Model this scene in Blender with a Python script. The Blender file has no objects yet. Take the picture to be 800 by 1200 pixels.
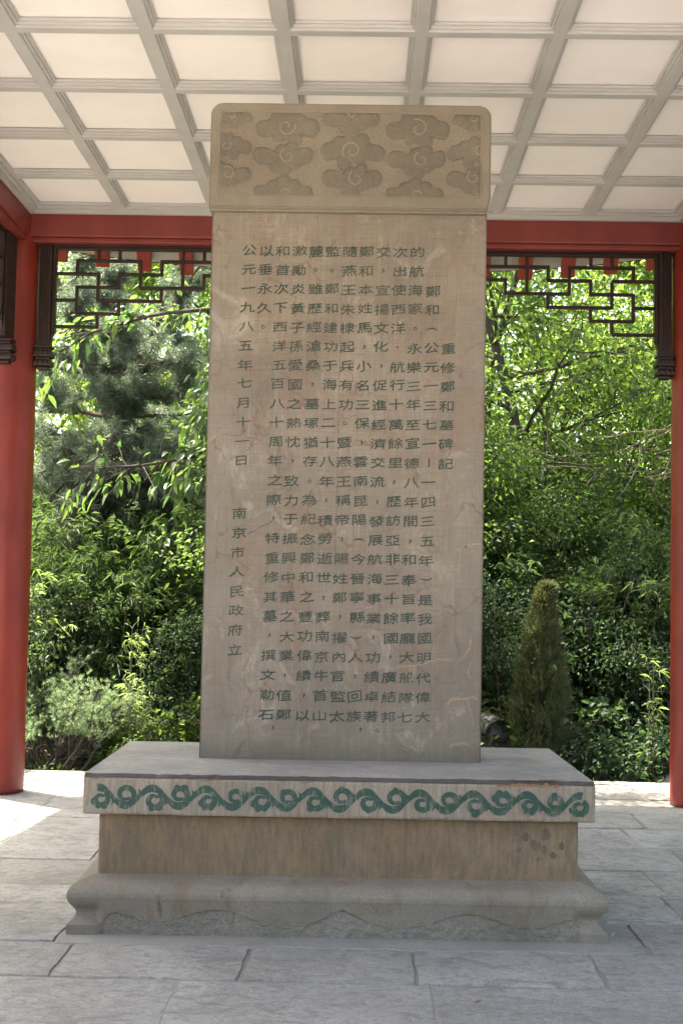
import bpy, bmesh, math, random
import numpy as np
from mathutils import Vector, Matrix, noise as mnoise

S = bpy.context.scene
COL = S.collection
R = math.radians

# ------------------------------------------------------------------ camera
def make_camera():
    cd = bpy.data.cameras.new('camera')
    cd.sensor_fit = 'VERTICAL'; cd.sensor_height = 36.0; cd.sensor_width = 24.0
    cd.lens = 36.0 * 1554.615 / 1200.0
    cd.clip_start = 0.05; cd.clip_end = 2000
    o = bpy.data.objects.new('camera', cd); COL.objects.link(o)
    y, t, r = -0.0158, 0.0614, 0.0180
    fw = Vector((math.sin(y)*math.cos(t), math.cos(y)*math.cos(t), math.sin(t)))
    rt = Vector((math.cos(y), -math.sin(y), 0)); up = rt.cross(fw)
    x2 = rt*math.cos(r) + up*math.sin(r); y2 = -rt*math.sin(r) + up*math.cos(r)
    m = Matrix((x2, y2, -fw)).transposed().to_4x4()
    m.translation = Vector((0.0857, -6.1878, 1.4322))
    o.matrix_world = m
    S.camera = o
make_camera()

# ------------------------------------------------------------------ world, sun, exposure
SUN_EL = R(63); SX, SY = 0.80, -0.60            # horizontal direction the light travels
W = bpy.data.worlds.new('World'); S.world = W; W.use_nodes = True
nt = W.node_tree; bg = nt.nodes['Background']
sky = nt.nodes.new('ShaderNodeTexSky'); sky.sky_type = 'NISHITA'; sky.sun_disc = False
sky.sun_elevation = SUN_EL; sky.sun_rotation = math.atan2(-SX, -SY)
sky.air_density = 1.0; sky.dust_density = 6.0; sky.ozone_density = 1.0
nt.links.new(sky.outputs[0], bg.inputs[0]); bg.inputs[1].default_value = 0.15
sd = bpy.data.lights.new('sun', 'SUN'); sd.energy = 4.3; sd.angle = R(0.6); sd.color = (1.0, 0.94, 0.84)
so = bpy.data.objects.new('sun', sd); COL.objects.link(so)
so.rotation_euler = Vector((SX*math.cos(SUN_EL), SY*math.cos(SUN_EL), -math.sin(SUN_EL))).to_track_quat('-Z', 'Y').to_euler()
so.location = (-10, 8, 20)
S.view_settings.view_transform = 'Standard'; S.view_settings.look = 'None'
S.view_settings.use_white_balance = True                # the camera was balanced for open shade
S.view_settings.white_balance_temperature = 6900; S.view_settings.white_balance_tint = 6
S.view_settings.exposure = 2.56; S.view_settings.gamma = 1.0
S.view_settings.use_curve_mapping = False
S.render.engine = 'CYCLES'
S.cycles.max_bounces = 10; S.cycles.diffuse_bounces = 6; S.cycles.transmission_bounces = 6
S.cycles.transparent_max_bounces = 8
S.cycles.use_denoising = True
S.cycles.sample_clamp_indirect = 6.0

# ------------------------------------------------------------------ object helpers
def link(name, me, mat=None, parent=None):
    o = bpy.data.objects.new(name, me); COL.objects.link(o)
    if mat is not None:
        for m in (mat if isinstance(mat, (list, tuple)) else [mat]): me.materials.append(m)
    if parent is not None: o.parent = parent
    return o
def thing(name, label, cat, loc=(0, 0, 0), rz=0.0, group=None):
    o = bpy.data.objects.new(name, None); COL.objects.link(o)
    o.empty_display_size = 0.2
    o.location = loc; o.rotation_euler = (0, 0, rz)
    return tag(o, label, cat, group)
def tag(o, label, cat, group=None):
    o['label'] = label; o['category'] = cat
    if group: o['group'] = group
    return o
def structure(o): o['kind'] = 'structure'; return o
def dup(root, loc, rz=0.0, sc=1.0, label=None):
    r = root.copy(); COL.objects.link(r); r.location = loc; r.rotation_euler = (0, 0, rz); r.scale = (sc, sc, sc)
    if label: r['label'] = label
    for ch in list(root.children):
        c = ch.copy(); COL.objects.link(c); c.parent = r
        for g in list(ch.children):
            d = g.copy(); COL.objects.link(d); d.parent = c
    return r

def bm_obj(name, bm, mat, parent=None, smooth=False):
    me = bpy.data.meshes.new(name); bm.to_mesh(me); bm.free()
    if smooth:
        me.polygons.foreach_set('use_smooth', [True]*len(me.polygons))
    return link(name, me, mat, parent)
def box(bm, x0, x1, y0, y1, z0, z1, bev=0.0, seg=2):
    t = bmesh.new()
    vs = [t.verts.new((x, y, z)) for x in (x0, x1) for y in (y0, y1) for z in (z0, z1)]
    for f in ((0,1,3,2),(4,6,7,5),(0,4,5,1),(2,3,7,6),(0,2,6,4),(1,5,7,3)):
        t.faces.new([vs[i] for i in f])
    if bev > 0:
        bmesh.ops.bevel(t, geom=list(t.edges), offset=bev, segments=seg, profile=0.6, affect='EDGES')
    merge(bm, t)
def merge(bm, t):
    me = bpy.data.meshes.new('tmp'); t.to_mesh(me); t.free(); bm.from_mesh(me); bpy.data.meshes.remove(me)
def worn_box(bm, x0, x1, y0, y1, z0, z1, seed=1, amp=0.003, cut=0.03):
    """block whose arrises are nicked and slightly wavy"""
    rg = random.Random(seed); cx, cy, cz = (x0+x1)/2, (y0+y1)/2, (z0+z1)/2
    def ticks(a, b):
        n = max(2, int((b-a)/cut)); m = min(0.012, (b-a)/4)
        return sorted(set([a, a+m, b-m, b] + [a+(b-a)*i/n for i in range(1, n) if m < (b-a)*i/n < (b-a)-m]))
    X, Y, Z = ticks(x0, x1), ticks(y0, y1), ticks(z0, z1); V = {}
    def vert(i, j, k):
        key = (i, j, k)
        if key not in V:
            p = [X[i], Y[j], Z[k]]; e = [i in (0, len(X)-1), j in (0, len(Y)-1), k in (0, len(Z)-1)]
            if sum(e) >= 2:
                d = amp*(0.7+1.5*abs(mnoise.noise((p[0]*9+seed, p[1]*9, p[2]*9)))) + (amp*3.2*rg.random() if rg.random() < 0.06 else 0) + amp*0.5*rg.random()
                for q, c in enumerate((cx, cy, cz)):
                    if e[q]: p[q] += d if p[q] < c else -d
            V[key] = bm.verts.new(p)
        return V[key]
    nx, ny, nz = len(X)-1, len(Y)-1, len(Z)-1
    for i in range(nx):
        for j in range(ny):
            for k, fl in ((0, 1), (nz, 0)):
                q = [vert(i, j, k), vert(i+1, j, k), vert(i+1, j+1, k), vert(i, j+1, k)]; bm.faces.new(q[::-1] if fl else q)
        for k in range(nz):
            for j, fl in ((0, 0), (ny, 1)):
                q = [vert(i, j, k), vert(i+1, j, k), vert(i+1, j, k+1), vert(i, j, k+1)]; bm.faces.new(q[::-1] if fl else q)
    for j in range(ny):
        for k in range(nz):
            for i, fl in ((0, 1), (nx, 0)):
                q = [vert(i, j, k), vert(i, j+1, k), vert(i, j+1, k+1), vert(i, j, k+1)]; bm.faces.new(q[::-1] if fl else q)
def lathe(bm, prof, n=32, c=(0, 0)):
    rings = []
    for r, z in prof:
        rings.append([bm.verts.new((c[0]+r*math.cos(2*math.pi*i/n), c[1]+r*math.sin(2*math.pi*i/n), z)) for i in range(n)])
    for a, b in zip(rings, rings[1:]):
        for i in range(n): bm.faces.new((a[i], a[(i+1) % n], b[(i+1) % n], b[i]))
    bm.faces.new(list(reversed(rings[0]))); bm.faces.new(rings[-1])

class Buf:
    """triangle soup with numpy"""
    def __init__(s): s.v = []; s.f = []; s.n = 0
    def add(s, v, f):
        v = np.asarray(v, np.float32).reshape(-1, 3); s.v.append(v); s.f.append(np.asarray(f, np.int32).reshape(-1, 3) + s.n); s.n += len(v)
    def obj(s, name, mat, parent=None, smooth=False):
        me = s.mesh(name, smooth)
        return link(name, me, mat, parent)
    def mesh(s, name, smooth=False):
        v = np.concatenate(s.v); f = np.concatenate(s.f)
        me = bpy.data.meshes.new(name)
        me.vertices.add(len(v)); me.vertices.foreach_set('co', v.ravel())
        me.loops.add(f.size); me.loops.foreach_set('vertex_index', f.ravel())
        me.polygons.add(len(f)); me.polygons.foreach_set('loop_start', np.arange(0, f.size, 3, dtype=np.int32))
        leafy = any(k in name for k in ('crown', 'leaves', 'foliage', 'cover', 'litter', 'wood'))
        me.polygons.foreach_set('use_smooth', np.full(len(f), bool(smooth or leafy)))
        me.update(calc_edges=True); me.validate()
        return me

# ------------------------------------------------------------------ node helpers
def mat_new(name):
    m = bpy.data.materials.new(name); m.use_nodes = True
    n = m.node_tree.nodes; b = n['Principled BSDF']
    return m, m.node_tree, b
def N(nt, typ, **kw):
    n = nt.nodes.new(typ)
    for k, v in kw.items(): setattr(n, k, v)
    return n
def coords(nt, scale=(1, 1, 1), kind='Object'):
    tc = N(nt, 'ShaderNodeTexCoord'); mp = N(nt, 'ShaderNodeMapping'); mp.inputs['Scale'].default_value = scale
    nt.links.new(tc.outputs[kind], mp.inputs[0]); return mp.outputs[0]
def noise(nt, vec, sc, det=4, rough=0.55, dist=0.0):
    n = N(nt, 'ShaderNodeTexNoise'); n.inputs['Scale'].default_value = sc; n.inputs['Detail'].default_value = det
    n.inputs['Roughness'].default_value = rough; n.inputs['Distortion'].default_value = dist
    nt.links.new(vec, n.inputs['Vector']); return n.outputs['Fac']
def ramp(nt, fac, stops, interp='LINEAR'):
    r = N(nt, 'ShaderNodeValToRGB'); cr = r.color_ramp; cr.interpolation = interp
    while len(cr.elements) < len(stops): cr.elements.new(0.5)
    for e, (p, c) in zip(cr.elements, stops):
        e.position = p; e.color = (c, c, c, 1) if isinstance(c, (int, float)) else (*c, 1)
    nt.links.new(fac, r.inputs[0]); return r.outputs[0]
def mix(nt, fac, a, b, typ='MIX'):
    m = N(nt, 'ShaderNodeMix', data_type='RGBA', blend_type=typ)
    for sock, v in ((m.inputs[0], fac), (m.inputs[6], a), (m.inputs[7], b)):
        if isinstance(v, (int, float)): sock.default_value = v
        elif isinstance(v, tuple): sock.default_value = (*v, 1)
        else: nt.links.new(v, sock)
    return m.outputs[2]
def math_(nt, op, a, b=0.0):
    m = N(nt, 'ShaderNodeMath', operation=op)
    for s, v in ((m.inputs[0], a), (m.inputs[1], b)):
        if isinstance(v, (int, float)): s.default_value = v
        else: nt.links.new(v, s)
    return m.outputs[0]
def bump(nt, b, h, strength=0.3, dist=0.01):
    n = N(nt, 'ShaderNodeBump'); n.inputs['Strength'].default_value = strength; n.inputs['Distance'].default_value = dist
    nt.links.new(h, n.inputs['Height']); nt.links.new(n.outputs[0], b.inputs['Normal'])

def stone(name, c0, c1, c2, tint=None, grain=1.0, chisel=False, chisel_sc=(90, 90, 9), bump_s=0.35, stains=0.5):
    m, t, b = mat_new(name)
    v = coords(t)
    big = noise(t, v, 1.6, 5, 0.6, 0.6); mid = noise(t, v, 7, 6, 0.65, 0.3); fine = noise(t, v, 120, 3, 0.7)
    col = ramp(t, big, [(0.30, c0), (0.50, c1), (0.70, c2)])
    col = mix(t, ramp(t, mid, [(0.38, 0.0), (0.72, 0.55)]), col, c0)
    if tint:
        vs = coords(t, (3.0, 3.0, 1.1))
        pat = noise(t, vs, 2.3, 6, 0.62, 1.2)
        col = mix(t, ramp(t, pat, [(0.50, 0.0), (0.68, stains)]), col, tint)
    col = mix(t, ramp(t, fine, [(0.25, 0.28*grain), (0.65, 0.0)]), col, (0.04, 0.035, 0.03))
    h = math_(t, 'ADD', math_(t, 'MULTIPLY', fine, 0.35), mid)
    if chisel:
        vc = coords(t, chisel_sc)
        ch = noise(t, vc, 1.0, 3, 0.6, 0.2)
        col = mix(t, ramp(t, ch, [(0.35, 0.35), (0.6, 0.0)]), col, (0.06, 0.05, 0.04))
        h = math_(t, 'ADD', h, math_(t, 'MULTIPLY', ch, 1.4))
    t.links.new(col, b.inputs['Base Color'])
    b.inputs['Roughness'].default_value = 0.82; b.inputs['Specular IOR Level'].default_value = 0.3
    bump(t, b, h, bump_s, 0.006)
    return m
def paint(name, c, c2, rough=0.45, sc=3.0, wear=None, streak=True):
    m, t, b = mat_new(name)
    v = coords(t, (1, 1, 0.35) if streak else (1, 1, 1))
    n1 = noise(t, v, sc, 5, 0.6); n2 = noise(t, coords(t), 60, 3, 0.6)
    col = mix(t, ramp(t, n1, [(0.35, 0.0), (0.65, 1.0)]), c, c2)
    if wear:
        w = noise(t, coords(t), 9, 6, 0.7, 0.4)
        col = mix(t, ramp(t, w, [(0.66, 0.0), (0.74, 0.6)]), col, wear)
    t.links.new(col, b.inputs['Base Color'])
    t.links.new(ramp(t, n1, [(0.2, rough-0.08), (0.8, rough+0.12)]), b.inputs['Roughness'])
    b.inputs['Specular IOR Level'].default_value = 0.4
    bump(t, b, n2, 0.08, 0.004)
    return m
def leafmat(name, cols, trans=0.45, tcol=(1.0, 1.1, 0.45), rough=0.48, spec=0.28):
    m, t, b = mat_new(name)
    g = N(t, 'ShaderNodeNewGeometry')
    col = ramp(t, g.outputs['Random Per Island'], [(i/(len(cols)-1), c) for i, c in enumerate(cols)])
    t.links.new(col, b.inputs['Base Color']); b.inputs['Roughness'].default_value = rough
    b.inputs['Specular IOR Level'].default_value = spec
    tr = N(t, 'ShaderNodeBsdfTranslucent'); mx = N(t, 'ShaderNodeMixShader'); mx.inputs[0].default_value = trans
    t.links.new(mix(t, 1.0, col, tuple(2.6*x for x in tcol), 'MULTIPLY'), tr.inputs[0])
    t.links.new(b.outputs[0], mx.inputs[1]); t.links.new(tr.outputs[0], mx.inputs[2])
    t.links.new(mx.outputs[0], t.nodes['Material Output'].inputs[0])
    return m
def bark(name, c0, c1):
    m, t, b = mat_new(name)
    v = coords(t, (1, 1, 0.25)); n1 = noise(t, v, 22, 6, 0.7, 0.3)
    t.links.new(ramp(t, n1, [(0.35, c0), (0.65, c1)]), b.inputs['Base Color'])
    b.inputs['Roughness'].default_value = 0.9; bump(t, b, n1, 0.7, 0.02)
    return m

# ------------------------------------------------------------------ materials
M_tablet = stone('tablet_stone', (0.213, 0.180, 0.140), (0.298, 0.250, 0.192), (0.36, 0.306, 0.236), (0.26, 0.16, 0.108), stains=0.6, bump_s=0.3)
def tablet_detail():
    """fine hatch of tooling, greyer and darker low down and on the edges, pale scuffs"""
    m = M_tablet; t = m.node_tree; b = t.nodes['Principled BSDF']
    src = b.inputs['Base Color'].links[0].from_socket
    h1 = noise(t, coords(t, (6, 6, 260)), 1.0, 2, 0.5); h2 = noise(t, coords(t, (260, 6, 5)), 1.0, 2, 0.5)
    col = mix(t, ramp(t, h1, [(0.32, 0.3), (0.6, 0.0)]), src, (0.09, 0.075, 0.06))
    col = mix(t, ramp(t, h2, [(0.32, 0.3), (0.6, 0.0)]), col, (0.10, 0.08, 0.065))
    tc = N(t, 'ShaderNodeTexCoord'); sp = N(t, 'ShaderNodeSeparateXYZ'); t.links.new(tc.outputs['Object'], sp.inputs[0])
    ax = math_(t, 'ABSOLUTE', sp.outputs[0])
    wob = math_(t, 'MULTIPLY', math_(t, 'SUBTRACT', noise(t, coords(t), 3.5, 5, 0.65, 0.8), 0.5), 1.0)
    edge = math_(t, 'ADD', ax, math_(t, 'MULTIPLY', wob, 0.55))
    col = mix(t, ramp(t, edge, [(0.44, 0.0), (0.64, 0.55)]), col, (0.215, 0.190, 0.155))
    low = math_(t, 'ADD', sp.outputs[2], math_(t, 'MULTIPLY', wob, 1.4))
    lowf = N(t, 'ShaderNodeMapRange'); lowf.inputs[1].default_value = 1.9; lowf.inputs[2].default_value = 0.6
    lowf.inputs[3].default_value = 0.0; lowf.inputs[4].default_value = 0.5; t.links.new(low, lowf.inputs[0])
    col = mix(t, lowf.outputs[0], col, (0.14, 0.122, 0.097))
    pale = noise(t, coords(t, (1, 1, 0.8)), 4.2, 8, 0.75, 1.5)
    col = mix(t, ramp(t, pale, [(0.55, 0.0), (0.66, 0.5)]), col, (0.37, 0.335, 0.28))
    dk = noise(t, coords(t, (1.3, 1.3, 0.7)), 6.5, 8, 0.75, 0.9)
    col = mix(t, ramp(t, dk, [(0.55, 0.0), (0.68, 0.55)]), col, (0.13, 0.10, 0.075))
    vs_ = noise(t, coords(t, (38, 6, 1.6)), 1.0, 6, 0.7, 0.3)
    col = mix(t, ramp(t, vs_, [(0.58, 0.0), (0.72, 0.4)]), col, (0.36, 0.33, 0.285))
    col = mix(t, ramp(t, vs_, [(0.28, 0.35), (0.42, 0.0)]), col, (0.12, 0.095, 0.075))
    cr = N(t, 'ShaderNodeTexVoronoi', feature='DISTANCE_TO_EDGE'); cr.inputs['Scale'].default_value = 3.1
    wv = N(t, 'ShaderNodeMix', data_type='VECTOR')
    nz = N(t, 'ShaderNodeTexNoise'); nz.inputs['Scale'].default_value = 5; nz.inputs['Detail'].default_value = 4
    t.links.new(tc.outputs['Object'], nz.inputs['Vector'])
    va = N(t, 'ShaderNodeVectorMath', operation='SCALE'); va.inputs[3].default_value = 0.35; t.links.new(nz.outputs['Color'], va.inputs[0])
    vb = N(t, 'ShaderNodeVectorMath', operation='ADD'); t.links.new(tc.outputs['Object'], vb.inputs[0]); t.links.new(va.outputs[0], vb.inputs[1])
    t.links.new(vb.outputs[0], cr.inputs['Vector'])
    gate = ramp(t, noise(t, coords(t), 2.0, 2), [(0.42, 0.0), (0.56, 0.85)])
    crk = math_(t, 'MULTIPLY', ramp(t, cr.outputs['Distance'], [(0.0, 1.0), (0.016, 0.0)]), gate)
    col = mix(t, crk, col, (0.17, 0.10, 0.075))
    t.links.new(col, b.inputs['Base Color'])
tablet_detail()
M_cap = stone('cap_stone', (0.175, 0.152, 0.120), (0.238, 0.205, 0.160), (0.285, 0.248, 0.195), (0.22, 0.165, 0.12), bump_s=0.4, stains=0.4)
M_ground_relief = stone('hammered_stone', (0.195, 0.167, 0.127), (0.248, 0.212, 0.160), (0.29, 0.25, 0.19), (0.25, 0.17, 0.12), grain=1.8, bump_s=0.9, stains=0.4)
M_cloud = stone('cloud_stone', (0.125, 0.109, 0.086), (0.178, 0.154, 0.120), (0.23, 0.198, 0.153), grain=1.6, bump_s=0.5)
M_line = stone('pale_carved_line', (0.215, 0.186, 0.145), (0.26, 0.226, 0.176), (0.30, 0.262, 0.205), bump_s=0.2)
M_slab = stone('pedestal_slab_stone', (0.235, 0.20, 0.155), (0.30, 0.255, 0.195), (0.36, 0.31, 0.24), (0.29, 0.20, 0.14), chisel=True, chisel_sc=(75, 75, 7), bump_s=0.5)
M_top = stone('pedestal_top_stone', (0.28, 0.268, 0.245), (0.37, 0.353, 0.322), (0.45, 0.432, 0.398), (0.49, 0.473, 0.445), grain=1.6, bump_s=0.7)
M_dark = stone('dark_edge_stone', (0.055, 0.047, 0.045), (0.085, 0.072, 0.066), (0.12, 0.10, 0.09), bump_s=0.5)
M_waist = stone('waist_stone', (0.15, 0.112, 0.070), (0.225, 0.158, 0.092), (0.275, 0.20, 0.125), (0.12, 0.105, 0.078), chisel=True, chisel_sc=(55, 55, 10), bump_s=0.6)
M_plinth = stone('plinth_stone', (0.175, 0.155, 0.122), (0.235, 0.205, 0.158), (0.29, 0.255, 0.20), (0.20, 0.132, 0.078), grain=1.4, bump_s=0.5, stains=0.75)
M_rough = stone('rough_recess_stone', (0.17, 0.15, 0.118), (0.235, 0.21, 0.165), (0.30, 0.27, 0.215), grain=1.8, bump_s=1.0)
M_fill = stone('crack_filler', (0.27, 0.20, 0.138), (0.32, 0.24, 0.165), (0.36, 0.275, 0.195), bump_s=0.3)
M_seam = stone('reddish_seam', (0.10, 0.055, 0.042), (0.13, 0.075, 0.055), (0.15, 0.09, 0.065), bump_s=0.2)
M_rust = stone('rust_stain_stone', (0.20, 0.11, 0.05), (0.26, 0.145, 0.07), (0.22, 0.14, 0.09), bump_s=0.3)
def green_paint(name, c, c2, stonec, wear0):
    m, t, b = mat_new(name); v = coords(t)
    n1 = noise(t, v, 5, 4); n2 = noise(t, v, 26, 6, 0.75); st = noise(t, coords(t, (110, 110, 14)), 1.0, 3, 0.6)
    col = mix(t, n1, c, c2)
    col = mix(t, ramp(t, math_(t, 'ADD', math_(t, 'MULTIPLY', n2, 0.6), math_(t, 'MULTIPLY', st, 0.4)), [(wear0, 0.0), (wear0+0.13, 0.85)]), col, stonec)
    if name == 'faded_green_ink':
        big = noise(t, v, 3.0, 4, 0.6); g_ = N(t, 'ShaderNodeNewGeometry')
        f_ = math_(t, 'ADD', math_(t, 'MULTIPLY', g_.outputs['Random Per Island'], 0.10), ramp(t, big, [(0.40, 0.0), (0.7, 0.18)]))
        col = mix(t, f_, col, stonec)
    t.links.new(col, b.inputs['Base Color']); b.inputs['Roughness'].default_value = 0.7
    bump(t, b, st, 0.4, 0.004)
    return m
M_ink = green_paint('faded_green_ink', (0.006, 0.026, 0.016), (0.015, 0.038, 0.025), (0.18, 0.15, 0.115), 0.59)
M_scroll = green_paint('green_scroll_paint', (0.012, 0.046, 0.031), (0.025, 0.066, 0.046), (0.19, 0.17, 0.135), 0.505)
M_red = paint('red_lacquer', (0.255, 0.035, 0.022), (0.175, 0.022, 0.017), 0.36, 5.0, wear=(0.27, 0.085, 0.065))
M_redbeam = paint('red_beam_paint', (0.205, 0.035, 0.027), (0.155, 0.026, 0.022), 0.5, 3.5, wear=(0.22, 0.065, 0.052))
M_raft = paint('red_rafter_paint', (0.27, 0.042, 0.032), (0.20, 0.030, 0.024), 0.5, 3.0)
M_brown = paint('dark_brown_wood', (0.016, 0.0075, 0.0065), (0.027, 0.011, 0.009), 0.42, 6.0)
M_panel = paint('white_ceiling_paint', (0.86, 0.82, 0.815), (0.82, 0.775, 0.765), 0.7, 2.6, streak=False)
M_rib = paint('grey_rib_paint', (0.46, 0.45, 0.445), (0.41, 0.40, 0.395), 0.6, 2.5, streak=False)
M_board = paint('pale_eave_board', (0.42, 0.40, 0.38), (0.35, 0.33, 0.31), 0.7, 3.0)
M_tile = paint('grey_roof_tile', (0.10, 0.105, 0.11), (0.07, 0.075, 0.08), 0.6, 4.0)
M_fallen = stone('shade_darkened_brick', (0.028, 0.028, 0.027), (0.045, 0.044, 0.042), (0.07, 0.068, 0.065))  # brick grey darkened to stand in for the shade over the heap
M_pale = stone('pale_rock', (0.28, 0.28, 0.27), (0.36, 0.36, 0.35), (0.45, 0.45, 0.44), bump_s=0.8)
M_dkrock = stone('dark_rock', (0.07, 0.07, 0.068), (0.11, 0.11, 0.105), (0.15, 0.15, 0.14), bump_s=0.8)

def floor_mat():
    m, t, b = mat_new('grey_paving_stone'); v = coords(t)
    g = N(t, 'ShaderNodeNewGeometry')
    base = ramp(t, g.outputs['Random Per Island'], [(0.0, (0.36, 0.35, 0.322)), (0.5, (0.46, 0.447, 0.412)), (1.0, (0.55, 0.535, 0.495))])
    n1 = noise(t, v, 2.0, 6, 0.6, 0.5); n2 = noise(t, v, 24, 6, 0.72); n3 = noise(t, v, 160, 2, 0.6)
    rip = noise(t, coords(t, (1.0, 1.5, 1)), 5.5, 9, 0.72, 1.0); rip2 = noise(t, coords(t, (1.0, 1.25, 1)), 21, 9, 0.78, 0.8)
    vo = N(t, 'ShaderNodeTexVoronoi'); vo.inputs['Scale'].default_value = 70; t.links.new(v, vo.inputs['Vector'])
    col = mix(t, ramp(t, n1, [(0.36, 0.6), (0.60, 0.0)]), base, (0.28, 0.272, 0.25))
    col = mix(t, ramp(t, rip, [(0.38, 0.7), (0.50, 0.0)]), col, (0.23, 0.223, 0.205))  # both ripple layers paint the hollows dark, in place of relief shading
    col = mix(t, ramp(t, rip2, [(0.38, 0.6), (0.52, 0.0)]), col, (0.20, 0.194, 0.178))
    col = mix(t, ramp(t, n2, [(0.55, 0.0), (0.70, 0.6)]), col, (0.52, 0.51, 0.49))
    col = mix(t, ramp(t, n3, [(0.28, 0.5), (0.5, 0.0)]), col, (0.10, 0.10, 0.095))
    speck = math_(t, 'MULTIPLY', ramp(t, vo.outputs['Distance'], [(0.10, 1.0), (0.20, 0.0)]), ramp(t, n2, [(0.52, 0.0), (0.60, 0.7)]))
    col = mix(t, speck, col, (0.62, 0.61, 0.59))
    t.links.new(col, b.inputs['Base Color']); b.inputs['Roughness'].default_value = 0.78
    b.inputs['Specular IOR Level'].default_value = 0.3
    h = math_(t, 'ADD', math_(t, 'MULTIPLY', rip, 1.5), math_(t, 'ADD', math_(t, 'MULTIPLY', rip2, 1.0), math_(t, 'MULTIPLY', n3, 0.2)))
    bump(t, b, h, 1.0, 0.018)
    return m
M_floor = floor_mat()
M_mortar = stone('grey_mortar', (0.22, 0.213, 0.195), (0.29, 0.28, 0.257), (0.36, 0.35, 0.322), grain=1.6, bump_s=0.5)
def ground_mat():
    m, t, b = mat_new('leaf_litter_soil'); v = coords(t)
    n1 = noise(t, v, 1.2, 6, 0.6); n2 = noise(t, v, 30, 6, 0.7)
    col = ramp(t, n2, [(0.3, (0.045, 0.032, 0.020)), (0.55, (0.105, 0.072, 0.045)), (0.75, (0.19, 0.14, 0.09))])
    col = mix(t, ramp(t, n1, [(0.45, 0.0), (0.65, 0.6)]), col, (0.045, 0.06, 0.02))
    t.links.new(col, b.inputs['Base Color']); b.inputs['Roughness'].default_value = 0.95
    bump(t, b, n2, 0.8, 0.03); return m
M_soil = ground_mat()
def court_mat():
    m, t, b = mat_new('court_paving'); v = coords(t)
    br = N(t, 'ShaderNodeTexBrick'); br.inputs['Scale'].default_value = 1.0; br.inputs['Mortar Size'].default_value = 0.012
    br.inputs['Brick Width'].default_value = 0.9; br.inputs['Row Height'].default_value = 0.6
    br.inputs['Color1'].default_value = (0.42, 0.385, 0.345, 1); br.inputs['Color2'].default_value = (0.48, 0.44, 0.395, 1); br.inputs['Mortar'].default_value = (0.18, 0.175, 0.17, 1)
    t.links.new(v, br.inputs['Vector'])
    col = mix(t, ramp(t, noise(t, v, 3, 6, 0.65), [(0.4, 0.4), (0.65, 0.0)]), br.outputs['Color'], (0.30, 0.275, 0.25))
    t.links.new(col, b.inputs['Base Color']); b.inputs['Roughness'].default_value = 0.85
    return m
M_court = court_mat()
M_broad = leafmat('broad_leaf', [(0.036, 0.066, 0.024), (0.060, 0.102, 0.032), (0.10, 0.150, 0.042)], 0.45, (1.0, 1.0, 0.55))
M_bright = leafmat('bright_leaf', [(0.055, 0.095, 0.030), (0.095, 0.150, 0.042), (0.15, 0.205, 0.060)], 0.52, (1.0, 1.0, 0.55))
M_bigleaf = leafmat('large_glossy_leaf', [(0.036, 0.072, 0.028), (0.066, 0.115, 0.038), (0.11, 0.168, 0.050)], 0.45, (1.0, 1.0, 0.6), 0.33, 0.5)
M_shade = leafmat('shaded_shrub_leaf', [(0.022, 0.044, 0.025), (0.037, 0.066, 0.034), (0.058, 0.090, 0.042)], 0.36, (1.0, 1.0, 0.62), 0.5, 0.2)  # leaf green darkened so the colour carries the shade on low plants
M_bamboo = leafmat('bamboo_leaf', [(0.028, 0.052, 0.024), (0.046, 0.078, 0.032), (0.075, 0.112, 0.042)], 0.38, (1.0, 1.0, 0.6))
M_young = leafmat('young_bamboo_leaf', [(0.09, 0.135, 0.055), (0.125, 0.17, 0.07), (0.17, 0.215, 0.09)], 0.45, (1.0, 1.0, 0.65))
M_pine = leafmat('pine_needle', [(0.060, 0.085, 0.065), (0.095, 0.125, 0.095), (0.15, 0.18, 0.14)], 0.25, (0.95, 1.0, 0.75), 0.35, 0.6)
M_juni = leafmat('juniper_needle', [(0.085, 0.125, 0.080), (0.125, 0.17, 0.105), (0.18, 0.225, 0.14)], 0.35, (0.95, 1.0, 0.7))
M_thuja = leafmat('dull_thuja_spray', [(0.050, 0.068, 0.033), (0.080, 0.098, 0.047), (0.118, 0.126, 0.062)], 0.2, (1.0, 0.95, 0.6))
M_dry = leafmat('dry_leaf', [(0.16, 0.10, 0.05), (0.24, 0.15, 0.08), (0.12, 0.07, 0.04)], 0.2, (1, .8, .5))
M_bark = bark('grey_brown_bark', (0.035, 0.028, 0.022), (0.10, 0.082, 0.065))
M_pbark = bark('pine_bark', (0.05, 0.036, 0.026), (0.15, 0.11, 0.08))
M_culm = bark('bamboo_culm', (0.055, 0.075, 0.025), (0.11, 0.13, 0.05))
M_twig = bark('pale_dry_twig', (0.16, 0.12, 0.08), (0.28, 0.22, 0.16))

# ------------------------------------------------------------------ ground, floor, court
FL_R = 4.33                                            # rear edge of the paved floor
def build_ground():
    b = Buf(); n = 90
    xs = np.sign(np.linspace(-1, 1, n))*np.abs(np.linspace(-1, 1, n))**2.2*300
    ys = xs.copy(); X, Y = np.meshgrid(xs, ys)
    D = np.maximum(0, Y-5.5); Z = -0.16 + 0.02*D*np.minimum(1, D/8) + 0.05*np.sin(X*0.9)*np.cos(Y*0.7)*(Y > 5)
    Z = np.minimum(Z, 3.0)
    i = np.arange(n*n).reshape(n, n); a, c, d, e = i[:-1, :-1], i[:-1, 1:], i[1:, 1:], i[1:, :-1]
    b.add(np.stack([X, Y, Z], -1), np.concatenate([np.stack([a, c, d], -1).reshape(-1, 3), np.stack([a, d, e], -1).reshape(-1, 3)]))
    structure(b.obj('ground', M_soil, smooth=True))
build_ground()
def build_court():
    bm = bmesh.new(); box(bm, -14, 14, -30, -4.42, -0.3, -0.10, 0.0)
    structure(bm_obj('paved_court', bm, M_court))
build_court()
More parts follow.
